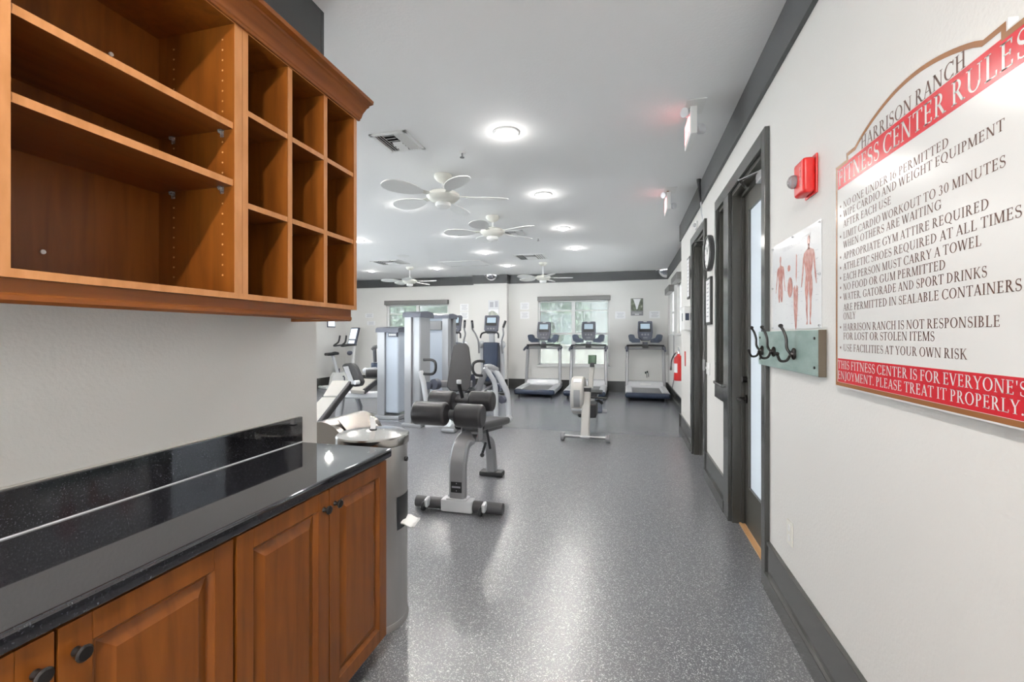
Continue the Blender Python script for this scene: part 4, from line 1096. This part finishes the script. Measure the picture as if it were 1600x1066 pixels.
# ================================================================ GYM EQUIPMENT
def treadmill(x, y, label, sc=1.0):
    r = thing('treadmill', label, 'treadmill', (x, y, 0), 0, 'treadmills facing the far wall')
    W = .46 * sc
    b = MB()
    for s in (-1, 1):
        b.sweep([(s * (W - .075), .06, .15), (s * (W - .075), 1.1, .17), (s * (W - .10), 1.5, .19)], [(-.075, -.065), (.075, -.065), (.075, .03), (.05, .055), (-.05, .055), (-.075, .03)], (0, 0, 1))
    b.box((0, .75, .11), (.6, 1.4, .06), .01)
    fr = b.build('deck_frame', 'lightsilver', r)
    b = MB(); b.box((0, .72, .165), (W * 2 - .30, 1.36, .03), .012); b.build('running_belt', 'belt', r)
    b = MB(); b.box((0, .02, .125), (W * 2 + .02, .13, .115), .045, None, 4); b.build('rear_cap', 'navy', r)
    b = MB()
    pr = [(1.02, .10), (1.02, .21), (1.10, .30), (1.2, .335), (1.48, .30), (1.56, .22), (1.56, .08)]
    b.prism(pr, W * 2 - .12, Matrix(((0, 0, 1, -(W - .06)), (1, 0, 0, 0), (0, 1, 0, 0), (0, 0, 0, 1))))
    hd = b.build('motor_hood', 'lightsilver', r)
    b = MB(); b.box((0, 1.068, .262), (.24, .004, .022), 0, (math.radians(-40), 0, 0)); b.build('badge', 'white', hd)
    for s in (-1, 1):
        b = MB(); b.bar([(s * (W - .03), 1.12, .17), (s * (W - .035), 1.17, .5), (s * (W - .045), 1.25, 1.10)], .072, .09, (0, 1, 0)); b.build('upright', 'silver', r)
        b = MB(); b.ball((s * (W - .035), 1.24, 1.115), (.10, .13, .12), 16); b.tube([(s * (W - .03), 1.24, 1.13), (s * (W - .03), 1.05, 1.12), (s * (W - .03), .85, 1.06)], .026, 12); b.build('side_handle', 'slate', r)
        b = MB(); b.cyl((s * (W - .08), .12, 0), (s * (W - .08), .12, .08), .022); b.build('foot', 'black', r)
        b = MB(); b.cyl((s * (W - .14), 1.4, .04), (s * (W - .09), 1.4, .04), .04); b.build('front_wheel', 'black', r)
        # cup trays either side of the console
        b = MB()
        b.prism([(s * x, z) for x, z in ((.12, 1.25), (.30, 1.245), (.37, 1.29), (.395, 1.40), (.385, 1.435), (.34, 1.44), (.26, 1.43), (.235, 1.36), (.12, 1.33))], .17, Matrix(((1, 0, 0, 0), (0, 0, -1, 1.29), (0, 1, 0, 0), (0, 0, 0, 1))))
        tr = b.build('cup_tray', 'navy', r)
        b = MB(); b.lathe([(.046, 0), (.05, .012), (.04, .012), (.038, 0)], (s * .315, 1.2, 1.436), 20); b.build('cup_ring', 'slate', tr)
    b = MB(); b.tube([(-W + .04, 1.24, 1.11), (0, 1.24, 1.115), (W - .04, 1.24, 1.11)], .036, 14); b.build('crossbar', 'silver', r)
    b = MB(); b.tube([(-W + .03, 1.2, 1.175), (0, 1.18, 1.185), (W - .03, 1.2, 1.175)], .022, 12); b.box((0, 1.18, 1.16), (.14, .09, .09), .015); b.build('grip_bar', 'black', r)
    b = MB(); b.bar([(0, 1.23, 1.12), (0, 1.25, 1.26)], .12, .06, (0, 1, 0)); b.build('console_neck', 'slate', r)
    t = math.radians(-14)
    b = MB(); b.prism([(-.165, .47), (-.15, .485), (.15, .485), (.165, .47), (.175, .2), (.16, .08), (.09, .01), (-.09, .01), (-.16, .08), (-.175, .2)], .07, Matrix.Translation((0, 1.24, 1.28)) @ Matrix.Rotation(t, 4, 'X') @ Matrix(((1, 0, 0, 0), (0, 0, -1, 0), (0, 1, 0, 0), (0, 0, 0, 1))))
    cs = b.build('console', 'slate', r)
    mx = Matrix.Translation((0, 1.24, 1.28)) @ Matrix.Rotation(t, 4, 'X')
    b = MB(); b.box((0, -.0706, .325), (.27, .004, .22), .001, mx=mx); b.build('bezel', 'black', cs)
    b = MB(); b.box((0, -.073, .355), (.22, .003, .13), mx=mx); b.build('screen', 'screen', cs)
    b = MB()
    for k in (-1, 0, 1): b.cyl(mx @ V((k * .07, -.07, .15)), mx @ V((k * .07, -.078, .15)), .022, seg=16)
    b.box((0, -.072, .07), (.1, .006, .02), .002, mx=mx); b.build('button', 'grey', cs)
    b = MB(); b.box((0, -.071, .47), (.08, .003, .012), mx=mx); b.build('badge', 'white', cs)
TY = 10.03
treadmill(-2.06, TY, 'treadmill left of the screened window, leftmost of the three')
treadmill(-.93, TY, 'treadmill in front of the screened window, right behind the rowing machine')
treadmill(.42, TY, 'treadmill in the far right corner under the forest poster')

def elliptical(u, label, ph):
    p = at(u, 508, 10.75)
    r = thing('elliptical_trainer', label, 'elliptical', (p.x, p.y - .9, 0), 0, 'elliptical trainers before the far wall')
    b = MB()
    b.bar([(0, -.55, .06), (0, 1.15, .06)], .12, .09); b.box((0, -.55, .04), (.55, .1, .06), .02); b.box((0, 1.12, .04), (.6, .1, .06), .02); b.build('base_frame', 'lightsilver', r)
    b = MB(); b.box((0, .82, .79), (.36, .30, .92), .03, (math.radians(-4), 0, 0), 3); b.build('front_shroud', 'navy', r)
    for s in (-1, 1):
        b = MB(); b.bar([(s * .235, .95, .1), (s * .245, .88, .75), (s * .25, .80, 1.28)], .085, .10, (0, 1, 0)); b.ball((s * .27, .80, 1.2), (.15, .2, .18), 16); b.build('side_column', 'lightsilver', r)
        b = MB(); b.cyl((s * .26, .3 + s * ph, .35), (s * .32, .3 + s * ph, .35), .2, bev=.01); b.build('crank_cover', 'slate', r)
        b = MB(); b.tube([(s * .29, .72, 1.0), (s * .285, .66, 1.28), (s * .34, .62, 1.45), (s * (.40 if s < 0 else .33), .60 + s * ph * .3, 1.58), (s * (.37 if s < 0 else .38), .56 + s * ph, 1.74)], .021, 10)
        ma = b.build('moving_arm', 'silver', r)
        b = MB(); b.tube([(s * (.395 if s < 0 else .332), .60 + s * ph * .3, 1.60), (s * (.37 if s < 0 else .382), .558 + s * ph, 1.76)], .028, 10); b.build('grip', 'black', ma)
        b = MB(); b.box((s * .2, -.05 + s * ph, .30 + s * .08), (.18, .42, .06), .025); b.build('pedal', 'black', r)
        b = MB(); b.bar([(s * .2, -.5, .18 + s * .05), (s * .2, .6, .36 + s * .05)], .07, .06); b.build('pedal_arm', 'silver', r)
    b = MB(); b.bar([(0, .86, 1.2), (0, .80, 1.52)], .13, .08, (0, 1, 0)); b.build('console_neck', 'lightsilver', r)
    b = MB(); b.tube([(-.22, .62, 1.36), (-.2, .66, 1.46), (-.1, .72, 1.5), (.1, .72, 1.5), (.2, .66, 1.46), (.22, .62, 1.36)], .02, 10); b.build('fixed_handlebar', 'black', r)
    mx = Matrix.Translation((0, .78, 1.44)) @ Matrix.Rotation(math.radians(-14), 4, 'X')
    b = MB(); b.prism([(-.16, .455), (.16, .455), (.175, .43), (.165, .1), (.1, .02), (-.1, .02), (-.165, .1), (-.175, .43)], .07, mx @ Matrix(((1, 0, 0, 0), (0, 0, -1, 0), (0, 1, 0, 0), (0, 0, 0, 1)))); cs = b.build('console', 'slate', r)
    b = MB(); b.box((0, -.0706, .31), (.27, .004, .21), mx=mx); b.build('bezel', 'black', cs)
    b = MB(); b.box((0, -.073, .335), (.22, .003, .13), mx=mx); b.build('screen', 'screen', cs)
    b = MB()
    for k in (-1, 0, 1): b.cyl(mx @ V((k * .07, -.07, .13)), mx @ V((k * .07, -.078, .13)), .02, seg=14)
    b.build('button', 'grey', cs)
elliptical(770, 'elliptical trainer with a navy front shroud before the far pier', .10)
elliptical(712.5, 'elliptical trainer half hidden behind the chest press back pad', -.08)

# ---- rowing machine
r = thing('rowing_machine', 'grey rowing machine seen from its flywheel end in the walkway', 'rowing machine', (-.545, 6.03, 0))
b = MB(); b.bar([(0, .0, .055), (0, .16, .45), (0, .24, .70)], .115, .07, (0, 1, 0)); b.build('front_leg', 'shroudw', r)
b = MB(); b.tube([(-.28, -.02, .07), (.28, -.02, .07)], .014, 10, 1); b.tube([(-.28, .03, .045), (.28, .03, .045)], .012, 10, 1); b.box((0, .0, .058), (.13, .09, .03), .008); b.build('foot_bar', 'silver', r)
for s in (-1, 1):
    b = MB(); b.cyl((s * .27, 0, .055), (s * .325, 0, .055), .055, bev=.012); b.build('caster', 'grey', r)
b = MB()
n = 30
b.cyl((-.215, .36, .57), (-.03, .36, .57), .265, seg=44, bev=.035); fw = b.build('flywheel_housing', 'shroudw', r)
b = MB(); b.cyl((-.222, .36, .57), (-.212, .36, .57), .2, seg=40); b.build('side_mesh', 'grey', fw)
b = MB(); b.bar([(-.122, .36 + .266 * math.cos(math.radians(q)), .57 + .266 * math.sin(math.radians(q))) for q in range(158, 214, 4)], .008, .085, (1, 0, 0)); b.build('front_grille', 'grey', fw)
b = MB(); b.bar([(-.122, .36 + .270 * math.cos(math.radians(q)), .57 + .270 * math.sin(math.radians(q))) for q in range(217, 229, 4)], .012, .15, (1, 0, 0)); b.bar([(-.122, .36 + .270 * math.cos(math.radians(q)), .57 + .270 * math.sin(math.radians(q))) for q in range(120, 134, 4)], .012, .10, (1, 0, 0)); b.build('housing_band', 'lightsilver', fw)
b = MB(); b.box((.0, .23, .665), (.125, .09, .06), .01); b.build('leg_bracket', 'black', r)
b = MB(); b.bar([(.045, .33, .68), (.05, .36, .80), (.065, .42, .99)], .07, .04, (0, 1, 0)); b.build('monitor_arm', 'shroudw', r)
b = MB(); b.box((.065, .41, 1.075), (.115, .05, .13), .012); mo = b.build('monitor', 'monitorgreen', r); b = MB(); b.box((.065, .38, 1.0), (.06, .05, .06), .01); b.build('monitor_clamp', 'black', mo)
b = MB(); b.bar([(.0, .3, .34), (0, 2.42, .36)], .075, .10); b.build('monorail', 'silver', r)
b = MB(); b.box((0, .45, .36), (.26, .34, .2), .03); b.build('chain_case', 'black', r)
for s in (-1, 1):
    b = MB(); b.box((s * .13, .78, .38), (.12, .30, .03), .01, (math.radians(42), 0, 0)); fp = b.build('foot_rest', 'navy', r)
    b = MB(); b.bar([(s * .07, .76, .40), (s * .13, .73, .45), (s * .19, .76, .40)], .04, .01, (0, 1, 0), 3); b.build('foot_strap', 'black', fp)
b = MB(); b.cyl((-.2, .62, .52), (.27, .62, .50), .016); b.build('handle', 'black', r)
b = MB(); b.box((0, 1.55, .475), (.30, .26, .05), .022, None, 3); b.box((0, 1.55, .43), (.12, .2, .05), .008); b.build('seat', 'black', r)
b = MB(); b.bar([(0, 2.34, .34), (0, 2.4, .03)], .06, .05, (0, 1, 0)); b.box((0, 2.4, .025), (.38, .06, .05), .015); b.build('rear_leg', 'silver', r)

# ---- decline bench in the foreground
o = V((-1.315, 3.38, 0))
r = thing('decline_bench', 'silver decline bench with four black foam rollers, nearest the viewer', 'exercise bench', o)
for xa, xb in ((-.365, -.13), (.13, .375)): b = MB(); b.cyl((xa, 0, .052), (xb, 0, .052), .046, seg=24, bev=.006); b.build('foot_tube', 'slatedark', r)
b = MB(); b.box((0, 0, .055), (.265, .105, .098), .012); b.box((0, 0, .108), (.17, .10, .014), .003)
b.build('foot_sleeve', 'lightsilver', r)
for x in (-.07, .07): b = MB(); b.cyl((x, -.02, .112), (x, -.02, .128), .009, seg=6); b.build('bolt', 'chrome', r)
for x in (-.255, .225):
    b = MB(); b.box((x + .012, -.055, .075), (.03, .07, .07), .012, (.2, 0, 0)); wb_ = b.build('wheel_bracket', 'lightsilver', r)
    b = MB(); b.cyl((x - .022, -.075, .045), (x, -.075, .045), .036, seg=24, bev=.005); b.build('wheel', 'black', wb_)
b = MB(); b.bar([(-.002, 0, .10), (-.002, .0, .34), (0, .03, .45), (.0, .10, .525), (.01, .2, .545), (.015, .30, .545)], .135, .075, (0, 1, 0), 5); b.build('front_post', 'silver', r)
b = MB(); b.box((-.002, -.039, .205), (.092, .006, .085), .002); bd = b.build('badge', 'black', r)
b = MB()
for k in range(7): b.box((-.034 + k * .0105, -.0425, .207), (.008, .001, .014))
b.box((0, -.0425, .236), (.007, .001, .007)); b.box((0, -.0425, .178), (.007, .001, .007)); b.build('badge_print', 'inkgrey', bd)
b = MB()
for s in (-1, 1): b.box((.02 + s * .075, .27, .60), (.014, .10, .17), .004)
b.box((.02, .23, .66), (.15, .02, .03), .004); b.box((.02, .23, .585), (.15, .02, .02), .004); b.build('pivot_bracket', 'silver', r)
b = MB(); b.cyl((-.09, .25, .675), (.13, .25, .675), .03, bev=.006); b.build('pivot_cap', 'black', r)
b = MB(); b.bar([(.01, .27, .54), (.0, .45, .50), (-.01, .72, .43), (-.01, .86, .35), (-.01, .92, .22), (-.01, .95, .04)], .10, .075, (0, 1, 0), 5); b.build('rear_leg', 'silver', r)
b = MB(); b.box((-.01, .96, .025), (.24, .12, .05), .015); b.build('rear_foot', 'black', r)
b = MB(); b.cyl((.07, .5, .62), (.075, .62, .36), .012); b.build('adjuster_bar', 'black', r)
b = MB(); b.cyl((.07, .5, .44), (.06, .44, .36), .012); b.ball((.06, .43, .345), (.04, .04, .04)); b.build('pull_pin', 'black', r)
def roller(u0, u1, v, d, rad, parent=r):
    p0, p1 = at(u0, v, d), at(u1, v, d); m = p0.y / 2 + p1.y / 2
    b = MB(); b.cyl((p0.x - o.x, m - o.y, p0.z), (p1.x - o.x, m - o.y, p1.z), rad, seg=32, bev=.022); return b.build('foam_roller', 'vinyl', parent)
roller(645, 701, 646, 3.58, .094); roller(711, 757, 650, 3.58, .094); roller(671, 712, 626, 3.95, .088); roller(733, 773, 627, 3.95, .088)
b = MB()
p0, p1 = at(690, 647, 3.6) - o, at(720, 648, 3.6) - o; b.cyl((p0.x, (p0.y + p1.y) / 2, p0.z), (p1.x, (p0.y + p1.y) / 2, p1.z), .036)
q0, q1 = at(700, 625, 3.95) - o, at(745, 625, 3.95) - o; b.cyl((q0.x, (q0.y + q1.y) / 2, q0.z), (q1.x, (q0.y + q1.y) / 2, q1.z), .03); b.build('roller_axle', 'slatedark', r)
b = MB(); c1_ = at(722, 628, 3.95) - o; c0_ = at(703, 648, 3.6) - o
b.bar([c1_ + V((0, .0, -.02)), V((.03, .42, .74)), V((.05, .30, .66))], .075, .05, (0, 1, 0)); b.bar([c0_ + V((.03, 0, 0)), V((0, .18, .67)), V((.05, .28, .62))], .09, .06, (0, 1, 0)); b.build('roller_arm', 'grey', r)
h0, h1 = at(723, 624, 3.95) - o, at(717, 600, 3.85) - o
b = MB(); b.cyl(h0, h1, .017); hg = b.build('lift_handle', 'black', r); b = MB(); b.cyl(h1, h1 + V((0, 0, .035)), .021, bev=.006); b.build('handle_cap', 'lightsilver', hg)
b = MB(); mx = Matrix.Translation((-.035, .80, .56)) @ Matrix.Rotation(math.radians(-7), 4, 'X')
b.box((0, 0, 0), (.28, .94, .075), .028, None, 3, mx); b.build('bench_pad', 'vinyl', r)
b = MB(); b.box((0, 0, -.06), (.12, .9, .05), .01, None, 2, mx); b.build('pad_rail', 'slatedark', r)

# ---- chest press with its weight tower
o = at(690, 668, 6.95); o.z = 0
r = thing('chest_press', 'silver chest press machine with a tall charcoal back pad and looped handles', 'weight machine', o)
def A(u, v, d): return at(u, v, d) - o
def face(parent, name, m, pts, thick, bev=.02):
    """slab whose outline is given by points, extruded away from the viewer"""
    n = (pts[1] - pts[0]).cross(pts[-1] - pts[0]).normalized()
    if n.y < 0: n = -n
    b = MB(); bm = b.bm
    lo = [bm.verts.new(p) for p in pts]; hi = [bm.verts.new(p + n * thick) for p in pts]
    bm.faces.new(lo); bm.faces.new(hi[::-1])
    for k in range(len(pts)): bm.faces.new((lo[k - 1], lo[k], hi[k], hi[k - 1]))
    bmesh.ops.recalc_face_normals(bm, faces=bm.faces)
    if bev: bmesh.ops.bevel(bm, geom=[e for e in bm.edges], offset=bev, segments=3, affect='EDGES', profile=.5)
    return b.build(name, m, parent)
face(r, 'back_pad', 'vinyl', [A(*q) for q in ((708, 541, 7.12), (714, 536, 7.14), (728, 536, 7.14), (733, 542, 7.12), (737, 575, 7.02), (735, 604, 6.92), (730, 611, 6.9), (704, 611, 6.9), (698, 604, 6.92), (702, 575, 7.02))], .07, .018)
b = MB(); b.tube([A(662, 562.5, 6.75), A(674, 562.5, 6.72), A(680, 567, 6.7), A(680, 579, 6.7), A(675, 584.5, 6.72), A(662, 584.5, 6.75)], .021, 12, 4); b.build('handle', 'black', r)
b = MB(); b.tube([A(757, 565, 6.75), A(746, 564.5, 6.72), A(739.5, 569, 6.7), A(739, 579, 6.7), A(744, 586, 6.72), A(754, 587, 6.75)], .021, 12, 4); b.build('handle', 'black', r)
b = MB(); b.tube([A(657, 580, 6.78), A(662, 600, 6.8), A(668, 640, 6.85)], .04, 12, 1); b.build('left_press_arm', 'lightsilver', r)
b = MB(); b.bar([A(672, 600, 6.98), A(703, 600, 7.1)], .09, .11, (0, 0, 1)); b.build('cross_beam', 'silver', r)
b = MB(); p = A(677, 601, 6.9); b.cyl(p, p + V((.03, .1, 0)), .085, seg=28, bev=.01); p = A(668, 603, 6.9); b.cyl(p, p + V((.03, .1, 0)), .06); b.build('pivot_disc', 'slate', r)
b = MB(); b.tube([A(764, 577, 6.85), A(774, 580, 6.9), A(787, 602, 6.95), A(793, 618, 7.0), A(795, 652, 7.05)], .045, 14, 4); b.build('outer_press_arm', 'lightsilver', r)
b = MB(); b.tube([A(758, 574, 6.8), A(766, 586, 6.85), A(773, 600, 6.9), A(775, 625, 6.95), A(775, 654, 7.0)], .038, 14, 4); b.build('inner_press_arm', 'lightsilver', r)
b = MB(); b.tube([A(762, 575, 6.9), A(752, 595, 7.0), A(745, 618, 7.1)], .055, 14, 1); b.tube([A(757, 575, 6.82), A(766, 574, 6.85), A(776, 579, 6.92)], .05, 12, 3); b.build('arm_yoke', 'silver', r)
b = MB(); p = A(783, 625, 6.95); b.cyl(p, p + V((.03, .06, 0)), .06, seg=24, bev=.008); p = A(775, 607, 7.1); b.cyl(p, p + V((.04, .25, .0)), .075, seg=24, bev=.008); b.build('counterweight', 'slate', r)
b = MB(); b.tube([A(752, 654, 6.95), A(797, 655, 7.1)], .04, 12, 1); p = A(793, 656, 6.9); b.cyl(p, p + V((.0, .12, 0)), .05); b.build('side_beam', 'lightsilver', r)
b = MB(); b.bar([A(664, 666, 6.95), A(700, 665, 7.0)], .09, .08, (0, 0, 1)); b.bar([A(692, 640, 7.0), A(701, 662, 6.7), A(704, 670, 6.6)], .16, .07, (0, 1, 0)); b.build('base_beam', 'lightsilver', r)
p = A(702, 674, 6.57); b = MB(); b.box((p.x, p.y, .035), (.22, .14, .07), .025); b.build('front_foot', 'silver', r)
b = MB(); p = A(716, 622, 6.75); b.box((p.x, p.y - .05, .48), (.34, .36, .08), .03); b.build('seat_pad', 'vinyl', r); b = MB(); b.bar([V((p.x, p.y, .04)), V((p.x, p.y, .45))], .1, .12, (0, 1, 0)); b.build('seat_post', 'silver', r)
b = MB(); b.bar([A(720, 590, 7.2), A(721, 640, 7.3)], .10, .12, (0, 1, 0)); b.bar([A(704, 601, 7.15), A(738, 600, 7.2)], .09, .1, (0, 0, 1)); b.build('back_post', 'silver', r)
# its weight tower
def tower(o, wdt, dep, H, label, cap, shroud, colw, rz=0.0, badge=False, colside=-1, parts=None):
    r = thing('weight_tower', label, 'weight machine', o, rz)
    b = MB()
    b.box((colside * (wdt / 2 - colw / 2), colw / 2, H / 2), (colw, colw * 1.1, H - .08), .012); b.build('front_column', 'silver', r)
    b = MB(); b.box((-colside * .02, dep / 2, H / 2 + .02), (wdt - colw * .6, dep - .08, H - .14), .03, None, 3); b.build('shroud', shroud, r)
    b = MB(); b.box((colside * (wdt / 2 - colw / 2), dep - colw / 2, H / 2), (colw, colw, H - .08), .012); b.build('rear_column', 'silver', r)
    pr = [(-.03, H - .09), (-.03, H - .03), (.02, H - .005), (dep * .5, H + .01), (dep - .02, H - .005), (dep + .02, H - .04), (dep + .02, H - .09)]
    b = MB(); b.prism(pr, wdt + .03, Matrix(((0, 0, 1, -wdt / 2 - .015), (1, 0, 0, 0), (0, 1, 0, 0), (0, 0, 0, 1)))); cp = b.build('top_cap', cap, r)
    b = MB(); b.box((0, dep / 2, .03), (wdt + .06, dep + .1, .06), .012); b.build('base_frame', 'silver', r)
    if badge:
        b = MB(); b.box((wdt * .22, -.002 + .02, H - .13), (.17, .05, .075), .006); bd = b.build('badge', 'slate', r)
        b = MB()
        for k in range(4): b.box((wdt * .22 - .052 + k * .034, -.0065, H - .13), (.026, .002, .03))
        b.build('badge_print', 'white', bd)
    return r
p = at(646, 668, 6.95)
tower((p.x - .01, p.y - .02, 0), .27, .45, 1.79, 'tall weight tower with grey shroud and dark cap, beside the chest press', 'slate', 'shroud', .12)
p = at(683, 641, 8.55)
t = tower((p.x, p.y, 0), .46, .40, 1.83, 'pale fronted weight tower standing behind the tall grey one', 'slate', 'shroudb', .13, 0, False, 1)
b = MB(); b.box((-.06, .02, 1.61), (.30, .06, .17), .01); b.build('instruction_panel', 'grey', t); b = MB(); b.box((.13, .03, 1.1), (.02, .05, .1), .003); b.build('selector_pin', 'black', t)
p = at(606, 656, 7.6)
t = tower((p.x, p.y, 0), .40, .42, 1.56, 'shorter weight tower with pale blue shroud and white lettered badge', 'slate', 'shroudb', .14, 0, True)
# ---- leg machine to the left of the short tower
o = at(560, 650, 7.75); o.z = 0
r = thing('leg_machine', 'silver leg machine with pale seat pads, left of the short weight tower', 'weight machine', o)
b = MB(); b.bar([A(540, 617, 7.7), A(594, 617, 7.85)], .11, .12, (0, 0, 1)); b.build('seat_beam', 'lightsilver', r)
b = MB(); b.bar([A(534, 617, 7.7), A(531, 640, 7.68), A(528, 655, 7.66)], .11, .08, (0, 1, 0)); b.box(A(531, 657, 7.62) + V((0, 0, .03)), (.2, .12, .04), .012); b.bar([A(558, 622, 7.8), A(563, 635, 7.95), A(562, 648, 8.2)], .07, .06, (0, 1, 0)); b.build('leg', 'silver', r)
b = MB(); b.bar([A(533, 653, 7.68), A(560, 645, 8.2), A(592, 648, 8.25)], .08, .06, (0, 0, 1)); b.build('base_rail', 'silver', r)
face(r, 'seat_pad', 'paleglarevinyl', [A(*q) for q in ((548, 609, 7.6), (569, 611, 7.65), (591, 592, 8.15), (562, 591, 8.1))], .07, .015)
b = MB(); b.bar([A(569, 612, 7.68), A(592, 594, 8.17)], .05, .09, (0, 0, 1)); b.build('pad_edge', 'vinyl', r)
b = MB(); p, q = A(571, 584, 8.2), A(597, 584, 8.3); b.cyl(p, q, .075, seg=28, bev=.02); b.build('leg_roller', 'vinyl', r)
b = MB(); b.ball(A(571, 579, 8.25), (.1, .1, .1), 14); b.bar([A(570, 578, 8.25), A(594, 575, 8.4)], .06, .05, (0, 0, 1)); b.build('roller_arm', 'lightsilver', r)
b = MB(); b.box(A(590, 571, 8.4), (.22, .12, .10), .02); b.build('counterweight', 'navy', r)
b = MB(); b.tube([A(582, 547, 8.4), A(585, 543, 8.4), A(589, 542, 8.4)], .035, 10, 3); b.bar([A(585, 545, 8.4), A(586, 566, 8.4)], .06, .05, (0, 1, 0)); b.build('range_selector', 'slatedark', r)
# ---- incline bench at the left, behind the counter
o = at(515, 640, 5.6); o.z = 0
r = thing('incline_bench', 'tilted exercise bench with pad coloured pale for glare and dark edge rising behind the counter', 'exercise bench', o)
face(r, 'lower_pad', 'paleglarevinyl', [A(*q) for q in ((462, 664, 5.2), (496, 664, 5.0), (529, 620, 5.42), (503, 620, 5.62))], .07, .015)
face(r, 'upper_pad', 'paleglarevinyl', [A(*q) for q in ((504, 619, 5.63), (530, 619, 5.43), (549, 594, 5.68), (519, 594, 5.86))], .07, .015)
b = MB(); b.bar([A(497, 666, 5.02), A(551, 596, 5.70)], .045, .085, (0, 0, 1)); b.build('pad_edge', 'vinyl', r)
face(r, 'head_pad', 'black', [A(*q) for q in ((533, 572, 5.7), (537, 568, 5.7), (549, 567, 5.72), (554, 572, 5.72), (565, 596, 5.68), (562, 603, 5.66), (552, 605, 5.64), (547, 600, 5.66))], .12, .02)
face(r, 'side_plate', 'silver', [A(*q) for q in ((536, 573, 5.685), (544, 572, 5.69), (554, 600, 5.62), (547, 601, 5.62))], .03, .004)
b = MB(); p = A(554, 598, 5.6); b.cyl(p, p + V((.02, .06, 0)), .028); b.build('adjust_knob', 'lightsilver', r)
b = MB(); b.bar([A(515, 640, 5.65), V((A(515, 640, 5.6).x, A(515, 640, 5.6).y + .1, .05))], .10, .08, (0, 1, 0)); b.box((A(515, 640, 5.6).x, A(515, 640, 5.6).y + .1, .03), (.12, .8, .06), .02); b.build('stand', 'silver', r)
# ---- upright bike
o = at(533, 606, 12.3); o.z = 0
r = thing('exercise_bike', 'white upright exercise bike in the far left corner', 'exercise bike', o, math.radians(64))
b = MB(); b.bar([V((-.52, 0, .05)), V((.55, 0, .05))], .09, .07, (0, 0, 1)); b.box((-.5, 0, .04), (.1, .5, .06), .02); b.box((.53, 0, .04), (.1, .5, .06), .02); b.build('base_frame', 'white', r)
b = MB(); b.prism([(-.32, .06), (-.28, .30), (-.20, .42), (.0, .40), (.25, .48), (.38, .40), (.42, .06)], .16, Matrix(((1, 0, 0, 0), (0, 0, -1, .08), (0, 1, 0, 0), (0, 0, 0, 1)))); b.build('body', 'white', r)
b = MB(); b.cyl((.02, -.11, .30), (.02, .11, .30), .02); b.box((.02, -.14, .18), (.03, .02, .22), .006); b.box((.1, -.16, .1), (.16, .08, .03), .01); b.box((.02, .14, .40), (.03, .02, .22), .006); b.build('crank', 'slate', r)
b = MB(); b.bar([V((-.10, 0, .40)), V((-.24, 0, .88))], .06, .09, (0, 1, 0)); b.build('seat_post', 'lightsilver', r)
b = MB(); b.sweep([(-.42, 0, .92), (-.28, 0, .93), (-.12, 0, .94)], [(-.12, 0), (-.1, -.04), (.1, -.04), (.12, 0), (.08, .03), (-.08, .03)], (0, 0, 1)); b.ball((-.18, 0, .945), (.16, .22, .08)); b.build('saddle', 'black', r)
b = MB(); b.bar([V((.34, 0, .42)), V((.38, 0, 1.1)), V((.36, 0, 1.24))], .07, .09, (0, 1, 0)); b.build('console_post', 'white', r)
b = MB(); b.cyl((.26, -.05, .94), (.26, .05, .94), .05); b.ball((.25, 0, .93), (.14, .14, .13)); b.build('bottle_holder', 'slate', r)
b = MB(); b.tube([(.36, -.14, 1.16), (.1, -.2, 1.15), (-.1, -.2, 1.14), (.02, -.18, 1.24), (.06, -.17, 1.42)], .024, 10); b.tube([(.36, .14, 1.16), (.1, .2, 1.15), (-.1, .2, 1.14), (.02, .18, 1.24), (.06, .17, 1.42)], .024, 10); b.tube([(.36, -.14, 1.16), (.40, 0, 1.17), (.36, .14, 1.16)], .026, 10); b.build('handlebar', 'black', r)
mx = Matrix.Translation((.38, 0, 1.40)) @ Matrix.Rotation(math.radians(-90), 4, 'Z') @ Matrix.Rotation(math.radians(-14), 4, 'X')
b = MB(); b.box((0, 0, 0), (.40, .06, .50), .02, None, 3, mx); cs = b.build('console', 'slate', r)
b = MB(); b.box((0, -.032, .06), (.32, .004, .30), mx=mx); b.box((0, -.032, -.17), (.30, .004, .09), mx=mx); b.build('screen', 'screenlit', cs)
